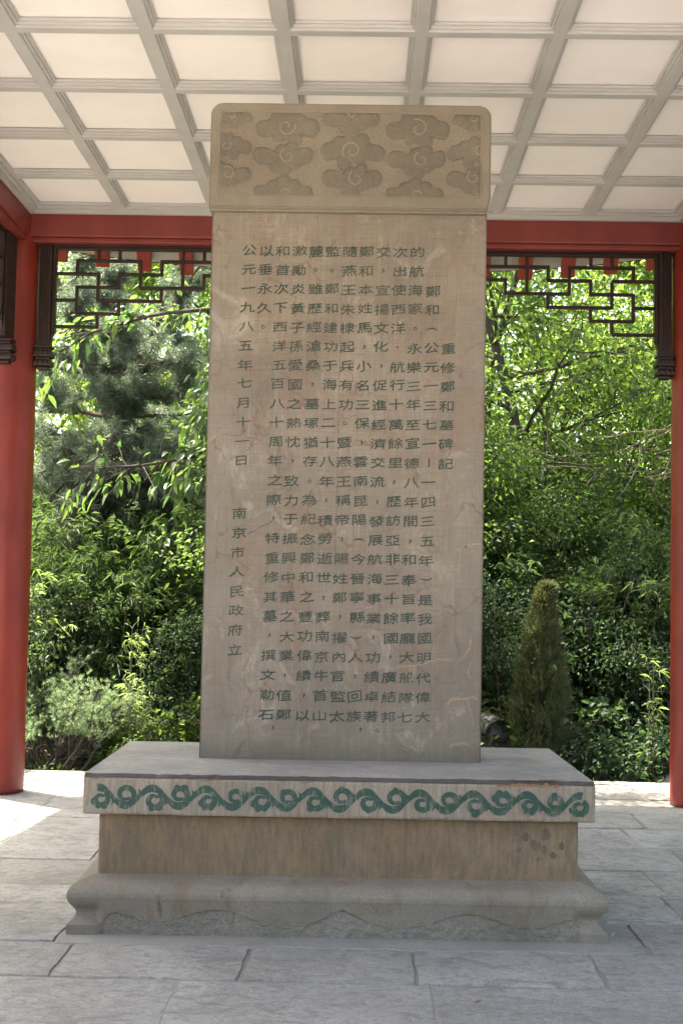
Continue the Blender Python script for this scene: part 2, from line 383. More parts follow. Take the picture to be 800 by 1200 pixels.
def slab_row(bm, rng, y0, y1, x0, x1, lmin, lmax, mi=0):
    x = x0 + rng.uniform(-0.5, 0)
    while x < x1:
        l = rng.uniform(lmin, lmax); xa, xb = max(x, x0), min(x+l, x1); x += l
        if xb - xa < 0.12: continue
        g = 0.0075; sk = rng.uniform(-0.03, 0.03)
        pts = []
        for (p, q) in (((xa+g, y0+g), (xb-g+sk, y0+g)), ((xb-g+sk, y0+g), (xb-g, y1-g)), ((xb-g, y1-g), (xa+g, y1-g)), ((xa+g, y1-g), (xa+g, y0+g))):
            L = math.hypot(q[0]-p[0], q[1]-p[1]); k = max(2, int(L/0.07))
            for i in range(k):
                f = i/k; pts.append((p[0]+(q[0]-p[0])*f+rng.gauss(0, 0.0034), p[1]+(q[1]-p[1])*f+rng.gauss(0, 0.0034)))
        dz = rng.uniform(-0.003, 0.003); tx, ty = rng.uniform(-.003, .003), rng.uniform(-.003, .003)
        cx, cy = (xa+xb)/2, (y0+y1)/2
        top = [bm.verts.new((cx+(px-cx)*0.993, cy+(py-cy)*0.990, dz+tx*(px-cx)+ty*(py-cy))) for px, py in pts]
        lip = [bm.verts.new((px, py, dz-0.004+tx*(px-cx)+ty*(py-cy))) for px, py in pts]
        bot = [bm.verts.new((px, py, -0.03)) for px, py in pts]
        bm.faces.new(top)
        for A, B in ((top, lip), (lip, bot)):
            for i in range(len(pts)):
                j = (i+1) % len(pts); bm.faces.new((B[i], B[j], A[j], A[i]))
def build_floor():
    rng = random.Random(5)
    bm = bmesh.new()
    rows = [-4.3, -3.65, -3.05, -2.35, -1.72, -1.20, -0.72, -0.22, 0.34, 0.92, 1.58, 2.22, 2.85, 3.42, 3.95, FL_R-0.16]
    for a, c in zip(rows, rows[1:]): slab_row(bm, rng, a, c, -3.9, 3.9, 0.42, 1.0)
    structure(bm_obj('floor', bm, M_floor))
    bm = bmesh.new(); box(bm, -3.905, 3.905, -4.305, FL_R-0.155, -0.35, -0.0046)
    structure(bm_obj('floor_bed', bm, M_mortar))
    # kerb course round the platform
    bm = bmesh.new(); rk = random.Random(8)
    def course(x0, x1, y0, y1, along):
        p = (x0 if along == 'x' else y0); e = (x1 if along == 'x' else y1)
        while p < e-0.05:
            q = min(e, p + rk.uniform(0.7, 1.2))
            if e-q < 0.3: q = e
            if along == 'x': box(bm, p+.003, q-.003, y0, y1, -0.4, rk.uniform(-.002, .003), 0.008)
            else: box(bm, x0, x1, p+.003, q-.003, -0.4, rk.uniform(-.002, .003), 0.008)
            p = q
    course(-4.07, 4.07, FL_R-0.15, FL_R+0.02, 'x'); course(-4.07, 4.07, -4.48, -4.31, 'x')
    course(-4.07, -3.91, -4.305, FL_R-0.155, 'y'); course(3.91, 4.07, -4.305, FL_R-0.155, 'y')
    structure(bm_obj('floor_kerb', bm, M_floor))
    # mortar apron round the pedestal
    bm = bmesh.new(); pts = []
    for (p, q) in (((-1.13, -0.76), (1.20, -0.73)), ((1.20, -0.73), (1.16, 0.75)), ((1.16, 0.75), (-1.16, 0.73)), ((-1.16, 0.73), (-1.13, -0.76))):
        for i in range(26):
            f = i/26; pts.append(bm.verts.new((p[0]+(q[0]-p[0])*f+rng.gauss(0, .012), p[1]+(q[1]-p[1])*f+rng.gauss(0, .012), 0.007)))
    bm.faces.new(pts)
    low = [bm.verts.new((v.co.x*1.006, v.co.y*1.006, -0.006)) for v in pts]
    for i in range(len(pts)): j = (i+1) % len(pts); bm.faces.new((low[i], low[j], pts[j], pts[i]))
    structure(bm_obj('mortar_apron', bm, M_mortar))
build_floor()

# ------------------------------------------------------------------ pavilion
CX, CYR, CYF = 2.43, 3.22, -3.14
CXC = 2.468                     # column axes
CR = 0.20
Z_CEIL = 4.122
GX = 0.6616; GY = 0.7637; Y0 = 3.1045                # coffer grid
pav = thing('pavilion', 'red columned Chinese pavilion with white coffered ceiling sheltering the stele', 'pavilion', (0, 0, 0))
def build_columns():
    for (x, y) in ((-CXC, CYR), (CXC, CYR), (-CXC, 0.04), (CXC, 0.04), (-CXC, CYF), (CXC, CYF)):
        bm = bmesh.new()
        prof = [(CR*1.0, 0.004), (CR*1.004, 0.03), (CR*1.0, 0.5), (CR*0.995, 1.5), (CR*0.985, 2.6), (CR*0.965, 3.6), (CR*0.955, 4.25)]
        lathe(bm, prof, 48)
        c = bm_obj('column', bm, M_red, pav, True); c.location = (x, y, 0)
        c.data.polygons[-1].use_smooth = False; c.data.polygons[-2].use_smooth = False
build_columns()
def build_beams():
    def beam(horiz, at, a, b, sgn):
        bm = bmesh.new()
        lay = [(-0.11, 0.11, 3.940, 4.45, 0.012), (-0.094, 0.094, 3.902, 3.9395, 0.010)]
        for p, q, z0, z1, bv in lay:
            if horiz: box(bm, a, b, at+p, at+q, z0, z1, bv)
            else: box(bm, at+p, at+q, a, b, z0, z1, bv)
        return bm_obj('beam', bm, M_redbeam, pav)
    beam(True, CYR, -2.545, 2.545, 1); beam(True, CYF, -2.545, 2.545, -1)
    beam(False, -CX, CYF+0.112, CYR-0.112, 1); beam(False, CX, CYF+0.112, CYR-0.112, 1)
build_beams()
def build_ceiling():
    XA, XB = -CX+0.112, CX-0.112; YA, YB = CYF+0.112, CYR-0.112
    bm = bmesh.new(); box(bm, XA, XB, YA, YB, Z_CEIL+0.047, Z_CEIL+0.09)
    ceil = bm_obj('ceiling', bm, M_panel, pav)
    def ribprof(bm, horiz, at, a, b):
        for hw, z0 in ((0.033, 0.0), (0.045, 0.013), (0.057, 0.028)):
            z1 = Z_CEIL + 0.0455
            if horiz: box(bm, a, b, at-hw, at+hw, Z_CEIL+z0+0.0012, z1-0.001, 0.004, 1)
            else: box(bm, at-hw, at+hw, a, b, Z_CEIL+z0, z1, 0.004, 1)
    for k in range(6):
        bm = bmesh.new(); ribprof(bm, False, (k-2.5)*GX, YA+.085, YB-.085); bm_obj('ceiling_rib', bm, M_rib, ceil)
    ny = int((YB-YA)/GY)
    for r in range(1, ny+1):
        y = Y0 - r*GY
        if y < YA+.2: break
        bm = bmesh.new(); ribprof(bm, True, y, XA+.085, XB-.085); bm_obj('ceiling_rib', bm, M_rib, ceil)
    bm = bmesh.new()
    for d, z0 in ((0.086, 0.024), (0.060, 0.006), (0.036, -0.022)):
        z1 = Z_CEIL+0.0448
        box(bm, XA, XB, YB-d, YB-0.001, Z_CEIL+z0, z1); box(bm, XA, XB, YA+0.001, YA+d, Z_CEIL+z0, z1)
        box(bm, XA+.001, XA+d, YA+d+.0005, YB-d-.0005, Z_CEIL+z0, z1); box(bm, XB-d, XB-.001, YA+d+.0005, YB-d-.0005, Z_CEIL+z0, z1)
    bm_obj('cornice', bm, M_rib, ceil)
build_ceiling()

# hanging lattice, as a fret of bars on a grid
PI_, PJ = 0.152, 0.0965
HSEG = [(1, 1, 4), (1, 5, 14), (2, 0, 2), (2, 3, 5), (2, 7, 9), (3, 1, 3), (3, 4, 7), (4, 0, 1), (4, 2, 5), (5, 1, 3), (6, 0, 2), (3, 9, 11), (2, 11, 13)]
VSEG = [(1, 1, 2), (1, 3, 5), (2, 0, 1), (2, 2, 4), (2, 5, 6), (3, 0, 1), (3, 2, 3), (3, 4, 5), (4, 1, 3), (5, 1, 2), (5, 3, 4), (6, 0, 3), (7, 0, 1), (7, 2, 3),
        (9, 0, 1), (9, 2, 3), (11, 0, 1), (11, 2, 3), (13, 0, 2)]
def lattice(half, pw=0.115):
    """fret panel in local x, z; half = distance from middle to the inside of the end stile"""
    nh = half/PI_; w = 0.0105; d = 0.017; z0 = 3.890
    fret = bmesh.new()
    X = lambda i, s: s*(half - i*PI_)
    Z = lambda j: z0 - j*PJ
    for s in (-1, 1):
        for j, a, b in HSEG:
            if a > nh: continue
            b = min(b, nh)
            xa, xb = sorted((X(a, s), X(b, s)))
            box(fret, xa-(w if a > 0 else 0), xb+(w if b < nh and a >= 0 else 0), -d, d, Z(j)-w, Z(j)+w, 0.003, 1)
        for i, a, b in VSEG:
            if i > nh-0.3: continue
            box(fret, X(i, s)-w*1.02, X(i, s)+w*1.02, -d*1.04, d*1.04, Z(b)+w*0.9, Z(a)-(w*0.9 if a > 0 else -0.01), 0.003, 1)
    rail = bmesh.new()
    box(rail, -half-0.10, half+0.10, -0.032, 0.032, z0+0.018, 3.9015, 0.004, 1) if False else None
    box(rail, -half-pw+0.02, half+pw-0.02, -0.030, 0.030, z0+0.001, 3.9015, 0.003, 1)
    box(rail, -half-0.004, half+0.004, -0.021, 0.021, z0-0.020, z0+0.0012, 0.003, 1)
    posts, pends = [], []
    for s in (-1, 1):
        bm = bmesh.new()
        xs = sorted((s*(half+0.024), s*(half+pw)))
        box(bm, xs[0], xs[1], -0.045, 0.045, 3.17, 3.9, 0.006)
        for k in ((0.26, 0.5, 0.74) if pw < 0.15 else (0.1, 0.22, 0.34, 0.46, 0.58, 0.70, 0.82, 0.92)):                                  # reeded face
            xc = xs[0]+(xs[1]-xs[0])*k; box(bm, xc-0.006, xc+0.006, -0.050, 0.050, 3.20, 3.888, 0.003, 1)
        xi = sorted((s*(half-0.004), s*(half+0.0245)))
        box(bm, xi[0], xi[1], -0.028, 0.028, 3.262, 3.889, 0.004, 1)
        # curved bracket under the inner stile
        pr = []
        for q in range(9):
            a = q/8*math.pi/2
            pr.append((half-0.004+0.026*math.sin(a)*1.0, 3.262-0.085*(1-math.cos(a))))
        pr = pr + [(half+0.03, 3.17), (half+0.03, 3.262)]
        fr = [bm.verts.new((s*x, -0.026, z)) for x, z in pr]; bk = [bm.verts.new((s*x, 0.026, z)) for x, z in pr]
        bm.faces.new(fr); bm.faces.new(bk[::-1])
        for q in range(len(pr)): r_ = (q+1) % len(pr); bm.faces.new((fr[r_], fr[q], bk[q], bk[r_]))
        bmesh.ops.recalc_face_normals(bm, faces=bm.faces)
        posts.append(bm)
        bm = bmesh.new(); c = s*(half+0.0695 + 0.004) if pw < 0.15 else s*(half+pw-0.07)
        for hw, za, zb, bv in ((0.064, 3.150, 3.169, .004), (0.052, 3.132, 3.1495, .003), (0.070, 3.082, 3.1315, .014), (0.050, 3.064, 3.0815, .003), (0.066, 3.018, 3.0635, .016), (0.042, 2.995, 3.0175, .010)):
            box(bm, c-hw, c+hw, -hw, hw, za, zb, bv)
        for za, zb in ((3.09, 3.124), (3.025, 3.056)):
            for q in (-0.035, 0.0, 0.035):
                for e in (-1, 1):
                    box(bm, c+q-0.010, c+q+0.010, *sorted((e*0.060, e*0.075)), za, zb, 0.005)
        pends.append(bm)
    return fret, rail, posts, pends
def build_lattices():
    # rear, front, then the two bays of each side
    spans = [((0, CYR, 0), 0, 2.145), ((0, CYF, 0), math.pi, 2.145)]
    yb = (CYR + 0.04)/2; yf = (CYF + 0.04)/2
    for s in (-1, 1):
        spans += [((s*(CX+0.006), yb, 0), math.pi/2, (CYR-0.04)/2-0.435), ((s*(CX+0.006), yf, 0), math.pi/2, (0.04-CYF)/2-0.435)]
    for loc, rz, half in spans:
        fret, rail, posts, pends = lattice(half, 0.265 if rz == math.pi/2 else 0.115)
        p = bm_obj('lattice_frieze', fret, M_brown, pav); p.location = loc; p.rotation_euler = (0, 0, rz)
        bm_obj('top_rail', rail, M_brown, p)
        for b in posts: bm_obj('hanging_post', b, M_brown, p)
        for b in pends: bm_obj('carved_pendant', b, M_brown, p)
build_lattices()

# eaves and roof
EX, EYR, EYF = CX+1.12, CYR+1.12, CYF-1.12
def eave_z(u): return 3.985 + 0.17*min(1.4, abs(u))**2.2          # u = -1..1 between columns: the eave lifts to the corners
def build_eaves():
    raf = []
    def rafter(p0, p1, w=0.054, h=0.105):
        p0 = Vector(p0); p1 = Vector(p1); d = (p1-p0); L = d.length; d.normalize()
        sd_ = d.cross(Vector((0, 0, 1))).normalized(); up = sd_.cross(d)
        bm = bmesh.new(); v = []
        for q in (p0, p1):
            for a, b in ((-1, -1), (1, -1), (1, 0), (-1, 0)): v.append(bm.verts.new(q + sd_*a*w + up*b*h))
        for f in ((0, 1, 2, 3), (7, 6, 5, 4), (0, 4, 5, 1), (1, 5, 6, 2), (2, 6, 7, 3), (3, 7, 4, 0)): bm.faces.new([v[i] for i in f])
        bmesh.ops.recalc_face_normals(bm, faces=bm.faces)
        bmesh.ops.bevel(bm, geom=list(bm.edges), offset=0.006, segments=1, affect='EDGES')
        bm_obj('rafter', bm, M_raft, pav)
    ins = 0.02; zi = 4.448
    for s, ye, yi in ((1, EYR, CYR), (-1, EYF, CYF)):
        n = 8
        for k in range(-n, n+1):
            x = k*0.318
            rafter((x, yi+s*0.115, zi-0.02), (x*1.06, ye-s*0.06, eave_z(x/CX)+0.012))
    for s in (-1, 1):
        yc = (CYR+CYF)/2; hl = (CYR-CYF)/2
        for k in range(-9, 10):
            y = yc + k*0.325
            rafter((s*(CX+0.115), y, zi-0.02), (s*(EX-0.06), yc+(y-yc)*1.06, eave_z((y-yc)/hl)+0.012))
    for sx in (-1, 1):
        for sy, yi, ye in ((1, CYR, EYR), (-1, CYF, EYF)):
            rafter((sx*(CX+.06), yi+sy*.06, zi-0.02), (sx*(EX+.05), ye+sy*.05, eave_z(1.42)+0.05), 0.07, 0.12)
    # eave boards and the tiled roof share one ruled surface: wall-head line to the lifted eave line
    NN = 24
    def ring(off, inner, dz):
        pts = []
        def edge(p, q, uf):
            for i in range(NN):
                f = i/NN; pts.append((p[0]+(q[0]-p[0])*f, p[1]+(q[1]-p[1])*f, uf(f)))
        yc = (EYR+EYF)/2
        if inner:
            x, ya, yb = CX+off, CYF-off, CYR+off; h = lambda f: dz
        else:
            x, ya, yb = EX+off, EYF-off, EYR+off
            h = lambda f: eave_z((2*f-1)*1.42) + dz
        edge((-x, yb), (x, yb), h); edge((x, yb), (x, ya), h); edge((x, ya), (-x, ya), h); edge((-x, ya), (-x, yb), h)
        return pts
    def skin(name, rings, mat, parent, smooth=True):
        bm = bmesh.new(); rs = [[bm.verts.new(p) for p in r] for r in rings]; n = len(rs[0])
        for A, B in zip(rs, rs[1:]):
            for i in range(n): bm.faces.new((A[i], A[(i+1) % n], B[(i+1) % n], B[i]))
        return bm, rs
    bm, rs = skin('eave_board', [ring(0.112, True, zi), ring(0.0, False, 0.022), ring(0.0, False, 0.047), ring(0.112, True, zi+0.03)], M_board, pav)
    bmesh.ops.recalc_face_normals(bm, faces=bm.faces)
    eb = bm_obj('eave_board', bm, M_board, pav)
    # roof: eave -> break -> ridge, with tile ribs
    def hip(t, z):
        x, ya, yb = EX*(1-t)+0.05*t, EYF*(1-t)+(-1.6)*t, EYR*(1-t)+1.7*t
        pts = []
        for p, q in (((-x, yb), (x, yb)), ((x, yb), (x, ya)), ((x, ya), (-x, ya)), ((-x, ya), (-x, yb))):
            for i in range(NN): f = i/NN; pts.append((p[0]+(q[0]-p[0])*f, p[1]+(q[1]-p[1])*f, z + (0.17*(abs(2*f-1)*1.42)**2.2)*max(0, 1-3*t)))
        return pts
    bm, rs = skin('roof', [ring(0.0, False, 0.049), ring(0.03, False, 0.05), ring(0.03, False, 0.13), hip(0.2, 4.32), hip(0.45, 4.86), hip(0.7, 5.55), hip(0.9, 6.35), hip(1.0, 6.75)], M_tile, pav)
    bm.faces.new(rs[-1]); bmesh.ops.recalc_face_normals(bm, faces=bm.faces)
    rf = bm_obj('roof', bm, M_tile, pav)
    bm = bmesh.new()
    def tilerow(p0, p1, p2):
        for a, b in ((p0, p1), (p1, p2)):
            a = Vector(a); b = Vector(b); d = (b-a).normalized(); s_ = d.cross(Vector((0, 0, 1))).normalized(); u = s_.cross(d)
            ra = []
            for q in (a, b): ra.append([bm.verts.new(q + s_*0.06*math.cos(t) + u*0.06*math.sin(t)) for t in (0, .8, 1.57, 2.34, 3.14)])
            for i in range(4): bm.faces.new((ra[0][i], ra[0][i+1], ra[1][i+1], ra[1][i]))
            if a == Vector(p0): bm.faces.new(ra[0][::-1])
    h0 = hip(0.0, 0); h1 = hip(0.45, 4.87); h2 = hip(1.0, 6.76); e0 = ring(0.03, False, 0.135)
    for i in range(len(e0)):
        tilerow(e0[i], h1[i], h2[i])
    box(bm, -0.09, 0.09, -1.75, 1.85, 6.6, 7.05, 0.03)
    bm_obj('roof_tile_ribs', bm, M_tile, rf)
    bm = bmesh.new()                                                   # scalloped drip tiles along the eave
    e1 = ring(0.035, False, 0.052)
    for i in range(len(e1)):
        a = Vector(e1[i]); b = Vector(e1[(i+1) % len(e1)]); dxy = (b-a)
        if dxy.length < 1e-6: continue
        d = dxy.normalized(); nrm = Vector((-d.y, d.x, 0)); L = dxy.length
        pr = [(f, -0.012-0.016*abs(math.sin(4*math.pi*f))**0.6) for f in [q/32 for q in range(33)]] + [(1.0, 0.045), (0.0, 0.045)]
        fr = [bm.verts.new(a + d*L*f*0.98 + Vector((0, 0, z)) + nrm*0.014) for f, z in pr]
        bk = [bm.verts.new(a + d*L*f*0.98 + Vector((0, 0, z)) - nrm*0.002) for f, z in pr]
        bm.faces.new(fr); bm.faces.new(bk[::-1])
        for q in range(len(pr)): r_ = (q+1) % len(pr); bm.faces.new((fr[r_], fr[q], bk[q], bk[r_]))
    bmesh.ops.recalc_face_normals(bm, faces=bm.faces)
    bm_obj('scalloped_fascia', bm, M_redbeam, rf)
build_eaves()

# ------------------------------------------------------------------ the stele
ZB, ZSH, ZCT = 0.6618, 3.2406, 3.7467
stele = thing('stone_stele', 'tall tan stone stele carved with green Chinese characters on a stepped pedestal', 'stele', (0, 0, 0))
def build_tablet():
    bm = bmesh.new(); box(bm, -0.65, 0.65, 0.0, 0.24, ZB, ZSH, 0.0)
    bmesh.ops.subdivide_edges(bm, edges=list(bm.edges), cuts=24, use_grid_fill=True)
    rng = random.Random(3)
    for v in bm.verts:                                             # worn arrises
        ex = min(abs(v.co.x-0.65), abs(v.co.x+0.65)); ey = min(abs(v.co.y), abs(v.co.y-0.24))
        if ex < 1e-4 and ey < 1e-4:
            v.co.x -= math.copysign(abs(rng.gauss(0, 0.0022)), v.co.x)
            v.co.y += abs(rng.gauss(0, 0.002)) if v.co.y < 0.1 else 0
    e = [e for e in bm.edges if all(min(abs(v.co.x-0.65), abs(v.co.x+0.65)) < .012 and min(abs(v.co.y), abs(v.co.y-.24)) < .012 for v in e.verts) and abs((e.verts[0].co-e.verts[1].co).normalized().z) > .9]
    bmesh.ops.bevel(bm, geom=e, offset=0.006, segments=2, affect='EDGES')
    return bm_obj('tablet', bm, M_tablet, stele)
tablet = build_tablet()

COLS = [  # (column index from the right, first row, text)
 (1, 6, '重修鄭和墓碑記'),
 (2, 3, '鄭和︵公元一三七一｜一四三五年︶是我國明代偉大'),
 (3, 1, '的航海家。永樂三年至宣德八年間，和奉旨率龐大船隊七'),
 (4, 1, '次出使西洋．航行十萬餘里，歷訪亞非三十餘國，廣結邦'),
 (5, 1, '交，宣揚文化，促進經濟交流，發展航海事業，功績卓著。'),
 (6, 1, '鄭和本姓馬，小名三保，雲南昆陽︵今晉寧縣︶人，回族，'),
 (7, 1, '隨燕王朱棣起兵有功。暨燕王稱帝，賜姓鄭，擢內官監太'),
 (8, 1, '監。鄭和建功于海上二十八年，積勞逝世，葬南京牛首山'),
 (9, 1, '麓。雖歷經滄桑，墓塚猶存。為紀念鄭和之豐功偉績，以'),
 (10, 1, '激勵炎黃子孫愛國之熱忱，致力于振興中華之大業，值鄭'),
 (11, 1, '和首次下西洋五百八十周年之際，特重修其墓，撰文勒石，'),
 (12, 1, '以垂永久。'),
 (13, 1, '公元一九八五年七月十一日'),
 (13, 14.75, '南京市人民政府立'),
]
def build_inscription():
    rng = random.Random(11)
    cu = bpy.data.curves.new('glyph', 'FONT'); cu.resolution_u = 2
    o = bpy.data.objects.new('glyph', cu); COL.objects.link(o)
    cache = {}
    def glyph(ch):
        if ch not in cache:
            cu.body = ch
            dg = bpy.context.evaluated_depsgraph_get(); dg.update()
            me = bpy.data.meshes.new_from_object(o.evaluated_get(dg))
            v = np.array([w.co[:] for w in me.vertices]).reshape(-1, 3)
            me.calc_loop_triangles()
            f = np.array([t.vertices[:] for t in me.loop_triangles]).reshape(-1, 3)
            par = list(range(len(v)))
            def root(i):
                while par[i] != i: par[i] = par[par[i]]; i = par[i]
                return i
            for t in f:
                a_, b_, c_ = root(t[0]), root(t[1]), root(t[2]); par[b_] = a_; par[root(c_)] = a_
            ids = {}; v[:, 2] = [ids.setdefault(root(i), len(ids)) for i in range(len(v))] if len(v) else 0
            bpy.data.meshes.remove(me); cache[ch] = (v, f)
        return cache[ch]
    b = Buf()
    for ci, r0, txt in COLS:
        for k, ch in enumerate(txt):
            row = r0+k; tt = (row-1)/24
            cx = 0.322 - (ci-3)*0.0792 - 0.022*tt - (0.010*tt if ci > 9 else 0); cz = 3.047 - (row-1)*0.0908
            if row > 25: cz += 0.028; cx += 0.030; 
            vert = ch in '︵︶｜'
            g = {'︵': '(', '︶': ')', '｜': '-'}.get(ch, ch)
            v, f = glyph(g)
            if len(f) == 0: continue
            x = v[:, 0].copy(); y = v[:, 1].copy()
            if vert:
                x -= (x.min()+x.max())/2; y -= (y.min()+y.max())/2
                x, y = (y.copy(), -x.copy())
                y *= (0.055 if ch != '｜' else 0.17)*1.0; x *= 0.060
            elif ch in '，。．':
                x -= (x.min()+x.max())/2; y -= (y.min()+y.max())/2
                x *= 0.060; y *= 0.056
            else:
                x = (x-0.5)*0.075*rng.uniform(0.95, 1.03); y = (y-0.38)*0.055*rng.uniform(0.94, 1.05)
                y += 0.004*np.sin(x*55)*0.6                          # a little of the clerical sweep
            x = x + np.array([0.0011*mnoise.noise((q*260+k*7, r*260, ci*3.1)) for q, r in zip(x, y)]); y = y + np.array([0.0011*mnoise.noise((q*260, r*260+k*5, ci*1.7+9)) for q, r in zip(x, y)])
            a = rng.gauss(0, 0.03); c, s = math.cos(a), math.sin(a)
            px = cx + rng.gauss(0, .0012) + c*x - s*y; pz = cz + rng.gauss(0, .0016) + s*x + c*y
            for q_, (ex, ez) in enumerate(((0, 0), (0.0006, -0.0015))):
                b.add(np.stack([px+ex, -0.0005-0.0006*q_-0.00003*v[:, 2], pz+ez], -1), f)
    bpy.data.objects.remove(o); bpy.data.curves.remove(cu)
    b.obj('inscription', M_ink, tablet)
build_inscription()

def ribbon(b, pts, widths, y, loop=False, thick=0.0):
    """flat stroke in the x-z plane at depth y, optional raised edge"""
    P = np.array(pts, float); n = len(P)
    T = np.gradient(P, axis=0) if not loop else (np.roll(P, -1, 0)-np.roll(P, 1, 0))
    T /= np.maximum(np.linalg.norm(T, axis=1, keepdims=True), 1e-9); Nn = np.stack([-T[:, 1], T[:, 0]], -1)
    w = np.array(widths, float).reshape(-1, 1)*np.ones((n, 1)) if np.ndim(widths) else np.full((n, 1), widths)
    L = P+Nn*w/2; Rr = P-Nn*w/2
    def lay(yy): return np.concatenate([np.stack([L[:, 0], np.full(n, yy), L[:, 1]], -1), np.stack([Rr[:, 0], np.full(n, yy), Rr[:, 1]], -1)])
    idx = np.arange(n if loop else n-1); nx = (idx+1) % n
    F = np.concatenate([np.stack([idx, nx+n, nx], -1), np.stack([idx, idx+n, nx+n], -1)])
    if thick <= 0: b.add(lay(y), F); return
    V = np.concatenate([lay(y-thick), lay(y)])
    sd_ = []
    for off in (0, n):
        sd_ += [np.stack([idx+off, nx+off, nx+off+2*n], -1), np.stack([idx+off, nx+off+2*n, idx+off+2*n], -1)]
    b.add(V, np.concatenate([F]+sd_))
def plate(b, pts, y0, y1, inset=0.0, drop=0.0):
    """raised plate with star-shaped outline, from y0 (back) to y1 (front); inset rounds its rim"""
    P = np.array(pts, float); n = len(P); c = P.mean(0)
    i = np.arange(n); j = (i+1) % n
    dc = np.linalg.norm(P-c, axis=1, keepdims=True)
    lay = lambda A, y: np.stack([A[:, 0], np.full(n, y), A[:, 1]], -1)
    rings = [lay(P, y0)]
    for q in ([1.0, 0.72, 0.45, 0.2, 0.0] if inset > 0 else [1.0]):     # rim to crown
        rings.append(lay(c+(P-c)*np.maximum(0.2, 1-inset*(1-q)/np.maximum(dc, 1e-6)), y1+drop*q**2.2))
    V = np.concatenate([[[c[0], y1, c[1]]]] + rings[::-1]); m = len(rings)
    F = [np.stack([np.zeros(n, int), 1+i, 1+j], -1)]
    for k in range(m-1):
        o = 1+k*n; F += [np.stack([o+i, o+n+i, o+n+j], -1), np.stack([o+i, o+n+j, o+j], -1)]
    b.add(V, np.concatenate(F))

